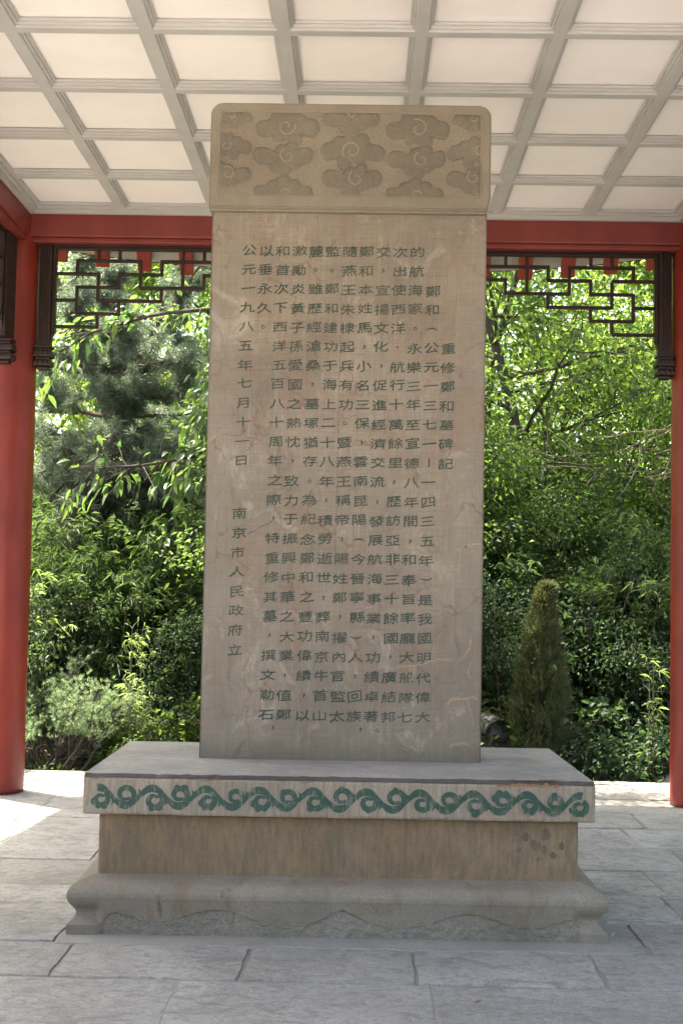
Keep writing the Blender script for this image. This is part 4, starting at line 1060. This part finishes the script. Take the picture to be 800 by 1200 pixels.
def build_trees():
    # broadleaf trees: three forms shared between the trunks beyond the pavilion
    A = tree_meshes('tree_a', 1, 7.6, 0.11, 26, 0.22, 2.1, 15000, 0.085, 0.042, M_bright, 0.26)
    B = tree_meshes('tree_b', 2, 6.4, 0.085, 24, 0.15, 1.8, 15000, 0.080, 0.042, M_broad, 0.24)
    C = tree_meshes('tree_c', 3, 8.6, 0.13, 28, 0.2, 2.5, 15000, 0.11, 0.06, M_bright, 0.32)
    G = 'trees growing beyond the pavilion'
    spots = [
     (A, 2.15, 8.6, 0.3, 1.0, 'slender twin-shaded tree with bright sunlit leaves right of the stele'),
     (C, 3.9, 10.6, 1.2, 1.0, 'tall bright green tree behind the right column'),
     (B, 0.15, 5.7, 1.7, .66, 'small round crowned tree added close behind the stele to dapple the floor'),  # added mostly out of view, to dapple the sun patch on the floor
     (B, 0.72, 6.0, 4.6, .60, 'small tree added for shade, with its crown just right of the upper stele'),  # added to shade the thuja and low plants; also fills out leaves here
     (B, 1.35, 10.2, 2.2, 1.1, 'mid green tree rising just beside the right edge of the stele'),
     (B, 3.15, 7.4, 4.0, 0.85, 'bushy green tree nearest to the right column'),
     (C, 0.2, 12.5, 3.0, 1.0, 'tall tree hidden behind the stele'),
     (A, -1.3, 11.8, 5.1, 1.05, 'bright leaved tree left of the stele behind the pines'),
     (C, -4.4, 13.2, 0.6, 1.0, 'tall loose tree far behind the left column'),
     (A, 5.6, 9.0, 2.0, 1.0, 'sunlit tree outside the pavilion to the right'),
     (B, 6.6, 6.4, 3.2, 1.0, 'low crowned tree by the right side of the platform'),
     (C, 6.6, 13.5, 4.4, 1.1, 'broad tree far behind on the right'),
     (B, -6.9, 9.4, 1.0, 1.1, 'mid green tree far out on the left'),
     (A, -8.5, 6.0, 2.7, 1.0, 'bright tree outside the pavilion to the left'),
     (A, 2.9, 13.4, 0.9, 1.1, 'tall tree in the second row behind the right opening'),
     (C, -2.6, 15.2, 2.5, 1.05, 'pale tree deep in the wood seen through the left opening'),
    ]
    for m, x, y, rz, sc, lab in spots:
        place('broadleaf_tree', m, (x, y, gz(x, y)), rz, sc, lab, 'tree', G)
build_trees()

def build_pines():
    def pine_meshes(seed, h, r0, limbs, lo, spread, ntuft, lean=(0, 0), Ln=0.10, up=0.05):
        rs = np.random.RandomState(seed); wood = Buf(); lf = Buf(); tips = []
        tr = curve_path((0, 0, -0.2), (lean[0], lean[1], 1), h+0.2, rs, 12, 0.3); tube(wood, tr, r0, r0*0.25, 9)
        for q in range(limbs):
            f = lo+(1-lo)*((q+rs.rand())/limbs); i = min(11, int(f*12)); p = tr[i]
            a = q*2.4+rs.rand(); L_ = spread*(1.1-0.6*(f-lo)/(1-lo))*rs.uniform(.7, 1.2)
            lm = curve_path(p, (math.cos(a), math.sin(a), rs.uniform(-.1, .25)), L_, rs, 7, 0.4, up)
            tube(wood, lm, r0*0.33*(1.1-f*0.6), 0.010, 5)
            for s_ in range(7):
                ii = rs.randint(2, 7); sb = curve_path(lm[ii], unit(lm[ii+1]-lm[ii])+rs.normal(0, .55, 3), L_*rs.uniform(.2, .4), rs, 4, .4, 0.06)
                tube(wood, sb, 0.011, 0.005, 3)
                for w_ in (1, 2, 3, 4): tips.append((sb[w_], sb[w_]-sb[w_-1]))
        T = np.array([t[0] for t in tips]); Dv = unit(np.array([t[1] for t in tips]))
        ix = rs.choice(len(T), ntuft); C = T[ix]+rs.normal(0, .05, (ntuft, 3)); A = Dv[ix]
        k = 26
        P = np.repeat(C, k, 0) + np.repeat(A, k, 0)*rs.uniform(-.05, .05, (ntuft*k, 1))
        D = np.repeat(A, k, 0)*0.55 + rs.normal(0, .6, (ntuft*k, 3))
        add_leaves(lf, P, D, Ln*rs.uniform(.7, 1.2, ntuft*k), 0.0060, rs, 0.12, 0.0)
        return wood.mesh('pine_trunk', True), lf.mesh('pine_crown'), M_pbark, M_pine
    p1 = pine_meshes(5, 5.6, 0.13, 24, 0.34, 1.5, 3700)
    G = 'pines behind the left opening'
    place('pine_tree', p1, (-2.05, 8.1, gz(0, 8.1)), 0.4, .97, 'dark bushy pine filling the upper left opening beside the stele', 'pine', G, )
    place('pine_tree', p1, (-3.15, 7.6, gz(0, 7.6)), 2.6, 0.9, 'grey green pine close behind the left column', 'pine', G)
    place('pine_tree', p1, (-5.9, 10.5, gz(0, 10.5)), 4.1, 1.1, 'pine standing well left of the left column', 'pine', G)
    # old pine snapped over, with its thick level limb
    rs = np.random.RandomState(8); wood = Buf(); lf = Buf()
    tr = [(0, 0, -0.2), (0.02, 0, 1.0), (-0.03, 0, 2.0), (0.03, 0, 2.62), (0.10, 0, 2.80)]; tube(wood, np.array(tr), 0.12, 0.10, 9)
    lm = np.array([(0.0, 0, 2.72), (0.25, -.03, 2.82), (0.6, -.08, 2.80), (1.0, -.12, 2.74), (1.35, -.2, 2.66)]); tube(wood, lm, 0.085, 0.045, 8)
    tube(wood, np.array([(0.55, -.08, 2.8), (0.5, -.2, 2.62), (0.36, -.26, 2.5), (0.25, -.3, 2.2)]), 0.03, 0.012, 6)
    tube(wood, np.array([(0.9, -.1, 2.72), (1.0, -.2, 2.5), (1.15, -.25, 2.38)]), 0.028, 0.01, 6)
    tube(wood, np.array([(-0.02, 0, 2.75), (-0.2, -.1, 2.5), (-0.28, -.2, 2.0), (-.3, -.2, 1.55)]), 0.03, 0.014, 6)
    tips = []
    for q in range(60):
        p = lm[rs.randint(1, 5)] + rs.normal(0, .1, 3); d = rs.normal(0, 1, 3)+np.array([0, -.3, .3]); sb = curve_path(p, d, rs.uniform(.25, .6), rs, 4, .4); tube(wood, sb, .008, .004, 3)
        tips += [(sb[-1], sb[-1]-sb[-2]), (sb[2], sb[2]-sb[1])]
    for q in range(40):
        p = np.array(tr[rs.randint(2, 5)])+rs.normal(0, .05, 3); sb = curve_path(p, rs.normal(0, 1, 3), rs.uniform(.3, .8), rs, 4, .4); tube(wood, sb, .009, .004, 3)
        tips += [(sb[-1], sb[-1]-sb[-2]), (sb[2], sb[2]-sb[1])]
    T = np.array([t[0] for t in tips]); Dv = unit(np.array([t[1] for t in tips])); n = 420; k = 26
    ix = rs.choice(len(T), n); P = np.repeat(T[ix]+rs.normal(0, .05, (n, 3)), k, 0); D = np.repeat(Dv[ix], k, 0)*.6+rs.normal(0, .6, (n*k, 3))
    add_leaves(lf, P, D, 0.12*rs.uniform(.7, 1.2, n*k), .0058, rs, .12, 0)
    place('pine_tree', (wood.mesh('old_pine_trunk', True), lf.mesh('old_pine_crown'), M_pbark, M_pine), (-2.78, 6.9, gz(0, 6.9)), 0, 1.0, 'old bent pine with a thick level limb, left of the stele', 'pine', G)
build_pines()

def build_bigleaf():
    """glossy large-leaved tree whose boughs reach in from the right of the left opening"""
    rs = np.random.RandomState(12); wood = Buf(); lf = Buf()
    tr = curve_path((0, 0, -.2), (0.02, 0, 1), 6.2, rs, 12, .2); tube(wood, tr, .10, .03, 8)
    tips = []
    def bough(pts, r):
        P = np.array(pts, float); tt = np.linspace(0, len(P)-1, 14); Q = np.stack([np.interp(tt, np.arange(len(P)), P[:, i]) for i in range(3)], -1)
        tube(wood, Q, r, .007, 6)
        for i in range(4, 14):
            for _ in range(3):
                sb = curve_path(Q[i], unit(Q[i]-Q[i-1])*0.5+rs.normal(0, .6, 3)+np.array([0, 0, -.1]), rs.uniform(.15, .5), rs, 4, .4, -.03); tube(wood, sb, .006, .003, 3)
                tips.extend([(sb[-1], sb[-1]-sb[-2]), (sb[3], sb[3]-sb[2]), (sb[2], sb[2]-sb[1])])
    for pts, r in (([(0, 0, 3.3), (-.4, -.6, 3.15), (-.75, -1.0, 2.85), (-1.15, -1.2, 2.75), (-1.6, -1.3, 2.7)], .035),
                   ([(0, 0, 3.0), (-.25, -.7, 3.1), (-.5, -1.1, 2.95), (-.75, -1.2, 2.7)], .025),
                   ([(0, 0, 2.6), (-.3, -.6, 2.5), (-.6, -1.0, 2.3), (-.95, -1.2, 2.1)], .025),
                   ([(0, 0, 3.8), (-.3, -.7, 3.75), (-.5, -1.0, 3.6), (-.65, -1.1, 3.3)], .025),
                   ([(0, 0, 4.2), (-.5, -.6, 4.35), (-1.1, -1.0, 4.2), (-1.7, -1.1, 4.0), (-2.0, -1.1, 3.8)], .03),
                   ([(0, 0, 3.5), (.5, -.2, 3.6), (1.0, -.3, 3.4)], .03), ([(0, 0, 4.5), (.5, .3, 4.9), (1.0, .3, 5.0)], .03), ([(0, 0, 5.0), (-.3, .5, 5.5), (-.6, .7, 5.7)], .03), ([(0, 0, 4.8), (.3, -.6, 5.2), (.4, -.9, 5.3)], .03)):
        bough(pts, r)
    T = np.array([t[0] for t in tips]); Dv = unit(np.array([t[1] for t in tips])); n = 1900; w = rs.uniform(.05, 1, len(T))**2; w /= w.sum()
    ix = rs.choice(len(T), n, p=w)
    P = T[ix]+rs.normal(0, .05, (n, 3)); D = Dv[ix]*.8+rs.normal(0, .5, (n, 3))+np.array([0, 0, -.25]); s = rs.uniform(.6, 1.2, n)
    add_leaves(lf, P, D, .118*s, .050*s, rs, .35, .16, 2)
    place('broadleaf_tree', (wood.mesh('bigleaf_trunk', True), lf.mesh('bigleaf_crown'), M_bark, M_bigleaf), (-0.75, 7.1, gz(0, 7.1)), 0, 1.0, 'large leaved tree behind the stele reaching glossy boughs into the left opening', 'tree')
build_bigleaf()

def build_thickets():
    def bamboo(seed, n, h, nl, mat=M_bamboo, spread=.35, L=.115, Wd=.014, bendk=1.0, br=(.15, .45)):
        rs = np.random.RandomState(seed); wood = Buf(); lf = Buf(); T = []; Dv = []
        for q in range(n):
            hh = h*rs.uniform(.65, 1.1); a = rs.rand()*6.28; b0 = np.array([rs.normal(0, spread), rs.normal(0, spread), -.1])
            t = np.linspace(0, 1, 12); bend = rs.uniform(.1, .5)*hh*.35*bendk
            P = b0 + np.stack([bend*t**2.2*math.cos(a), bend*t**2.2*math.sin(a), hh*(t-.12*t**3)], -1); tube(wood, P, .011*hh**.3, .003, 5)
            for i in range(3, 12):
                for _ in range(2):
                    sb = curve_path(P[i], (rs.normal(0, 1), rs.normal(0, 1), 0.45), rs.uniform(*br), rs, 3, .3, -.08); tube(wood, sb, .004, .002, 3)
                    for w_ in (1, 2, 3): T.append(sb[w_]); Dv.append(sb[w_]-sb[w_-1])
        T = np.array(T); Dv = unit(np.array(Dv)); m = nl; ix = rs.choice(len(T), m)
        P = np.repeat(T[ix]+rs.normal(0, .04, (m, 3)), 4, 0); D = np.repeat(Dv[ix], 4, 0)*.8+rs.normal(0, .5, (m*4, 3))+np.array([0, 0, -.3]); s = rs.uniform(.6, 1.25, m*4)
        add_leaves(lf, P, D, L*s, Wd*s, rs, .35, .1)
        return wood.mesh('bamboo_culms', True), lf.mesh('bamboo_leaves'), M_culm, mat
    b1 = bamboo(31, 16, 3.2, 3600); b2 = bamboo(32, 14, 2.5, 3200); G = 'bamboo clumps behind the platform'
    for m, x, y, rz, sc, lab in (
        (b1, -3.2, 6.2, 0, .85, 'dark bamboo clump just right of the left column'), (b1, -2.4, 6.3, 1, .8, 'dark bamboo clump in the middle of the left opening'),
        (b2, -1.7, 6.1, 2, 1.0, 'dark bamboo clump beside the left edge of the stele'), (b1, -2.9, 7.6, 3, 1.0, 'taller bamboo clump in the second row on the left'), (b1, -1.6, 7.8, 4, 1.0, 'taller bamboo clump behind the stele on the left'),
        (b1, 2.55, 6.6, 5, .85, 'green bamboo clump right of the pointed thuja'), (b2, 3.15, 5.8, 1.5, 1.0, 'green bamboo clump beside the right column'), (b2, 1.35, 6.7, 2.5, 1.1, 'green bamboo clump between the stele and the thuja'),
        (b1, 4.4, 6.8, .7, .9, 'bamboo clump outside the right column'), (b1, -4.6, 6.6, 2.9, .9, 'bamboo clump outside the left column'), (b1, 0.1, 7.2, 1.9, .9, 'bamboo clump hidden behind the stele'), (b1, 2.0, 8.0, 3.9, .95, 'bamboo clump in the second row on the right')):
        place('bamboo_clump', m, (x, y, gz(x, y)), rz, sc, lab, 'bamboo', G, ('stem', 'foliage'))
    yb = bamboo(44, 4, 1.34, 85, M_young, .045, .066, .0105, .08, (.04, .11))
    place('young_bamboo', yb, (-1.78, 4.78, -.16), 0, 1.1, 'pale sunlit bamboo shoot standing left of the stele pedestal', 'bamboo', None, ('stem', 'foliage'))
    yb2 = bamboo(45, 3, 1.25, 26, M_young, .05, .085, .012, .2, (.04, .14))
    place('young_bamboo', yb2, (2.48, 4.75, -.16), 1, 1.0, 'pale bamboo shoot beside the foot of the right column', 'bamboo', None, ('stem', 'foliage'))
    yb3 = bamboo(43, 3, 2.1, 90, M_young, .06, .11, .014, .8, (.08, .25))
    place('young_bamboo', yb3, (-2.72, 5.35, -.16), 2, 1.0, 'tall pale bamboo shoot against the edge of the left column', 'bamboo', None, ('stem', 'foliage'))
    # leafy shrubs
    s1 = tree_meshes('shrub_a', 51, 2.4, .03, 30, .06, 1.0, 9000, .065, .036, M_shade, .20, trunks=5)
    s2 = tree_meshes('shrub_b', 52, 3.3, .04, 34, .08, 1.2, 11000, .06, .034, M_broad, .20, trunks=5)
    s3 = tree_meshes('shrub_c', 53, .55, .012, 22, .1, .38, 1100, .055, .034, M_broad, .07, trunks=4)
    s4 = tree_meshes('shrub_d', 54, .7, .012, 26, .08, .42, 1500, .075, .045, M_shade, .09, trunks=5)
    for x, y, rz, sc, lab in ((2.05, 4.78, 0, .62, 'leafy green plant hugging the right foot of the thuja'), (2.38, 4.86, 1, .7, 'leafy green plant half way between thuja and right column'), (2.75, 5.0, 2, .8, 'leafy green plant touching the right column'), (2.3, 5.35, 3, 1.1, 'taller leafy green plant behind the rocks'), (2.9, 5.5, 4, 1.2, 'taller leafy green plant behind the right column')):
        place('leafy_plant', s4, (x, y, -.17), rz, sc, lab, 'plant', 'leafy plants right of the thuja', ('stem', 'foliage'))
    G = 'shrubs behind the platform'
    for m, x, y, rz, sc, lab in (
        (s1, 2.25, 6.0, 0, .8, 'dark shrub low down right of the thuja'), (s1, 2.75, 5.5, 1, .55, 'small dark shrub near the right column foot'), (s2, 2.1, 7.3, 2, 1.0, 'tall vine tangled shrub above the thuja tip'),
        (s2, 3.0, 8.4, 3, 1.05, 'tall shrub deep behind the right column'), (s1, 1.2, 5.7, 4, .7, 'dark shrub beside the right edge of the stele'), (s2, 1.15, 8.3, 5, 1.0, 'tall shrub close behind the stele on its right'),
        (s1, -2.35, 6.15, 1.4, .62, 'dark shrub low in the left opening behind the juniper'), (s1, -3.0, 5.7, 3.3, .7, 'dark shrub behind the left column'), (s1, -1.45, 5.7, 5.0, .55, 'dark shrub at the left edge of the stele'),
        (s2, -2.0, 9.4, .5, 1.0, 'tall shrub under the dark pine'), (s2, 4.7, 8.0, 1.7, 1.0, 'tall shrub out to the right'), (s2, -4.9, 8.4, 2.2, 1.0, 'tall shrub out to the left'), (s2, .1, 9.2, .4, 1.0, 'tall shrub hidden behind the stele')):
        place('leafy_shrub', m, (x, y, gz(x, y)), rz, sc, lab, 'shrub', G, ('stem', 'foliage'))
    G = 'low sunlit plants along the platform edge'
    for x, y, rz, sc, lab in ((-1.42, 5.0, 0, 1.0, 'low bright plant beside the left edge of the stele base'), (-1.75, 5.3, 1, .9, 'low bright plant between the juniper and the stele'), (-1.28, 5.35, 2, 1.2, 'bright leafy plant at the left edge of the stele'),
                              (1.22, 5.25, 3, 1.25, 'yellow green plant above the rubble right of the stele'),
                              (-2.1, 5.35, 4.4, .7, 'low bright plant behind the juniper'), (-1.55, 5.12, 2.9, .8, 'low bright plant just left of the one touching the stele base'), (-1.95, 5.0, 1.9, .5, 'small bright plant at the right foot of the juniper')):
        place('low_plant', s3, (x, y, -.17), rz, sc, lab, 'plant', G, ('stem', 'foliage'))
build_thickets()

def build_conifers():
    # pointed thuja right of the stele
    rs = np.random.RandomState(61); wood = Buf(); lf = Buf()
    tube(wood, np.array([(0, 0, -.1), (.01, 0, .8), (0.02, 0, 1.55)]), .035, .008, 7)
    ns = 150; sz = rs.rand(ns)**.8; st_ = rs.rand(ns)*6.283; n = 3900; ix = rs.randint(0, ns, n)
    zz = np.clip(sz[ix]*.98+rs.normal(0, .022, n), 0, .985); th = st_[ix]+rs.normal(0, .16, n)/(1.05-zz)**.5
    rad = (.335*(1-zz)**.88 + .012)*rs.uniform(.84, 1.14, ns)[ix]; q = rs.uniform(.5, 1.0, n)**.6
    C = np.stack([rad*q*np.cos(th)+.07*zz, rad*q*np.sin(th), .03+zz*1.63+rs.rand(n)*.03*(1-zz)], -1)
    Dn = np.stack([np.cos(th)*.5, np.sin(th)*.5, np.full(n, 1.0)], -1)+rs.normal(0, .25, (n, 3))
    k = 14; P = np.repeat(C, k, 0)+np.repeat(unit(Dn), k, 0)*rs.uniform(-.03, .06, (n*k, 1)); D = np.repeat(Dn, k, 0)+rs.normal(0, .5, (n*k, 3))
    add_leaves(lf, P, D, .06*rs.uniform(.6, 1.3, n*k), .0055, rs, .05, 0)
    place('thuja', (wood.mesh('thuja_trunk', True), lf.mesh('thuja_crown'), M_bark, M_thuja), (1.555, 4.95, -.16), 0, 1.01, 'pointed dull brownish green thuja standing right of the stele', 'conifer')
    # spreading juniper left
    rs = np.random.RandomState(62); wood = Buf(); lf = Buf(); T = []; Dv = []
    for s_ in range(20):
        a = s_*2.4+rs.rand(); d = (math.cos(a)*.75, math.sin(a)*.5, rs.uniform(.7, 1.2)); st = curve_path((rs.normal(0, .10), rs.normal(0, .06), -.05), d, rs.uniform(.75, 1.05), rs, 8, .35, .03); tube(wood, st, .018, .006, 5)
        for i in range(3, 9):
            for _ in range(6):
                sb = curve_path(st[i], unit(st[i]-st[i-1])+rs.normal(0, .55, 3), rs.uniform(.12, .3), rs, 4, .4, .05); tube(wood, sb, .005, .002, 3)
                for w_ in (2, 3, 4): T.append(sb[w_]); Dv.append(sb[w_]-sb[w_-1])
    T = np.array(T); Dv = unit(np.array(Dv)); keep = T[:, 2] > .44; T = T[keep]; Dv = Dv[keep]
    n = 3600; ix = rs.choice(len(T), n); k = 14
    P = np.repeat(T[ix]+rs.normal(0, .025, (n, 3)), k, 0); D = np.repeat(Dv[ix], k, 0)*1.1+rs.normal(0, .5, (n*k, 3))
    add_leaves(lf, P, D, .042*rs.uniform(.6, 1.3, n*k), .0045, rs, 0, 0)
    place('juniper_bush', (wood.mesh('juniper_stem', True), lf.mesh('juniper_foliage'), M_bark, M_juni), (-2.42, 4.82, -.16), 0, .90, 'spreading grey green juniper with bare lower stems beside the left column', 'shrub', None, ('stem', 'foliage'))
build_conifers()

def build_ground_cover():
    rs = np.random.RandomState(71); b = Buf()
    n = 16000; x = rs.uniform(-7, 7, n); y = FL_R+.08+rs.rand(n)**1.6*6; z = -.15+rs.rand(n)*.16
    m = np.sin(x*2.1+y)*np.cos(y*1.7-x*.6)+rs.normal(0, .35, n) > .05
    P = np.stack([x, y, z], -1)[m]; D = rs.normal(0, 1, (len(P), 3))*np.array([1, 1, .35])+np.array([0, 0, .35])
    s = rs.uniform(.5, 1.3, len(P)); add_leaves(b, P, D, .06*s, .035*s, rs, .1, .15)
    o = b.obj('ground_cover', M_broad); o['kind'] = 'stuff'; o['label'] = 'low green leaves covering the soil behind the platform'; o['category'] = 'ground cover'
    b = Buf(); n = 7000; x = rs.uniform(-7, 7, n); y = FL_R+.05+rs.rand(n)**1.5*5; P = np.stack([x, y, np.full(n, -.135)+rs.rand(n)*.02], -1)
    D = rs.normal(0, 1, (n, 3))*np.array([1, 1, .15]); s = rs.uniform(.5, 1.2, n); add_leaves(b, P, D, .06*s, .026*s, rs, 0, .25)
    o = b.obj('leaf_litter', M_dry); o['kind'] = 'stuff'; o['label'] = 'brown fallen leaves lying on the soil'; o['category'] = 'leaf litter'
    # far wood closing the view
    b = Buf(); n = 90000; x = rs.uniform(-34, 34, n); y = 15+rs.rand(n)*14
    top = 6.6+1.6*np.sin(x*.55+1)+1.2*np.sin(x*1.3+y*.4)+(y-15)*.25; z = rs.rand(n)**.85*top
    dens = np.sin(x*1.9+z*.8)+np.sin(z*1.7-x*.7+y)+rs.normal(0, .6, n) > -.35
    P = np.stack([x, y, z], -1)[dens]; D = rs.normal(0, 1, (len(P), 3))+np.array([0, 0, -.2]); s = rs.uniform(.6, 1.3, len(P)); add_leaves(b, P, D, .24*s, .13*s, rs, .3, .2)
    for q in range(60):
        xx = rs.uniform(-30, 30); yy = rs.uniform(15.5, 27); tube(b, curve_path((xx, yy, -.2), (0, 0, 1), rs.uniform(5, 8), rs, 8, .15), .12, .04, 5)
    o = b.obj('far_wood', M_broad); o['kind'] = 'stuff'; o['label'] = 'dense green wood closing the view behind the pavilion'; o['category'] = 'wood'
    # dry twigs trailing over the shrubs at right
    wd = Buf()
    for q in range(26):
        p = (1.75+rs.rand()*1.5, 6.6+rs.rand()*.8, 2.55+rs.rand()*.5); tube(wd, curve_path(p, (rs.normal(.3, .8), rs.normal(0, .3), rs.normal(0, .25)), rs.uniform(.4, 1.3), rs, 9, .5), .008, .003, 4)
    tag(wd.obj('dry_vine', M_twig), 'tangle of pale dry vine stems over the shrubs right of the stele', 'vine')
build_ground_cover()

def rock(bm, c, s, seed, n=2):
    t = bmesh.new(); bmesh.ops.create_icosphere(t, subdivisions=n, radius=1)
    for v in t.verts:
        k = 1+.28*mnoise.noise(v.co*1.4+Vector((seed*7.1, 0, 0)))+.1*mnoise.noise(v.co*4+Vector((0, seed, 0)))
        v.co = Vector((c[0]+v.co.x*k*s[0], c[1]+v.co.y*k*s[1], c[2]+v.co.z*k*s[2]))
    merge(bm, t)
def build_stones():
    def rk(x, y, z, s, seed, mat, lab):
        bm = bmesh.new(); rock(bm, (0, 0, 0), s, seed, 3); o = bm_obj('rock', bm, mat); o.location = (x, y, z); tag(o, lab, 'rock')
    rk(2.66, 4.72, -.06, (.17, .11, .09), 1, M_pale, 'pale flat rock near the foot of the right column')
    rk(1.98, 4.82, -.05, (.11, .10, .13), 2, M_dkrock, 'dark upright rock at the right foot of the thuja')
    rk(2.22, 4.95, -.09, (.12, .10, .09), 3, M_dkrock, 'low dark rock half hidden in leaves right of the thuja')
    # old grey bricks and a broken tile heaped between stele and thuja
    rs = random.Random(7); G = 'grey bricks heaped right of the stele'
    heap = [
        (1.02, 4.84, -.12, 0, 0, .2, 'grey brick on the ground at the stele end of the heap'), (1.27, 4.86, -.12, 0, 0, -.1, 'grey brick on the ground in the middle of the heap'), (1.16, 4.98, -.12, 0, 0, .1, 'grey brick on the ground at the back of the heap'),
        (1.12, 4.86, -.05, .02, .05, -.3, 'grey brick in the second layer, stele side'), (1.30, 4.92, -.05, 0, -.05, .5, 'grey brick in the second layer, thuja side'), (1.05, 4.95, .02, .1, .05, .6, 'grey brick in the third layer, stele side'),
        (1.22, 4.90, .02, -.05, .06, .1, 'grey brick in the third layer, thuja side'), (1.14, 4.90, .09, .08, -.05, -.5, 'grey brick lying across the middle of the heap'), (1.27, 4.88, .11, .15, .25, .9, 'grey brick slipping off the thuja side of the heap'),
        (1.08, 4.92, .17, -.1, .12, .3, 'grey brick seen just above the pedestal edge'), (1.22, 4.88, .20, .5, -.2, .2, 'grey brick leaning on its long edge near the top'), (1.12, 4.93, .26, .12, .2, -.6, 'grey brick right under the curved tile'),
        (1.25, 4.86, .30, .9, .3, .6, 'topmost tilted grey brick of the heap')]
    pos = [h[:6] for h in heap]; labs = [h[6] for h in heap]
    for (x, y, z, rx, ry, rz), lab in zip(pos, labs):
        bm = bmesh.new(); box(bm, -.12, .12, -.06, .06, -.032, .032, .006)
        for v in bm.verts: v.co += Vector((rs.gauss(0, .002), rs.gauss(0, .002), rs.gauss(0, .002)))
        o = bm_obj('brick', bm, M_fallen); o.location = (x, y, z); o.rotation_euler = (rx, ry, rz); tag(o, lab, 'brick', G)
    bm = bmesh.new(); n = 14                                                  # curved roof tile on the heap
    A = np.linspace(.2, math.pi-.2, n); o_ = [[bm.verts.new((r*math.cos(a), y, r*math.sin(a)*.8)) for a in A] for r in (.13, .115) for y in (-.11, .11)]
    for i in range(n-1):
        bm.faces.new((o_[0][i], o_[0][i+1], o_[1][i+1], o_[1][i])); bm.faces.new((o_[2][i], o_[3][i], o_[3][i+1], o_[2][i+1]))
        bm.faces.new((o_[0][i], o_[2][i], o_[2][i+1], o_[0][i+1])); bm.faces.new((o_[1][i], o_[1][i+1], o_[3][i+1], o_[3][i]))
    for e in (0, n-1): bm.faces.new((o_[0][e], o_[1][e], o_[3][e], o_[2][e]))
    bmesh.ops.recalc_face_normals(bm, faces=bm.faces)
    t = bm_obj('roof_tile', bm, M_fallen, None, False); t.location = (1.17, 4.93, .34); t.rotation_euler = (.2, -.25, .5); tag(t, 'curved grey roof tile lying on top of the brick heap', 'tile')
    # fallen dry leaves on the floor
    def fl(x, y, rz, L, lab):
        b = Buf(); rs_ = np.random.RandomState(int(abs(x*100))); add_leaves(b, np.zeros((1, 3)), np.array([[1.0, 0, .12]]), L, L*.55, rs_, -.1, .25, 2)
        o = b.obj('fallen_leaf', M_dry); o.location = (x, y, .012); o.rotation_euler = (0, 0, rz); tag(o, lab, 'leaf')
    fl(.505, -1.46, .5, .035, 'curled brown leaf on the floor at the right front')
    fl(1.52, .1, 1.2, .03, 'small brown leaf on the floor right of the plinth')
    fl(-1.45, -.6, 2.6, .028, 'small brown leaf on the floor left of the plinth')
    fl(-.33, -.74, 2.0, .022, 'small dark leaf scrap on the floor in front of the plinth')
build_stones()
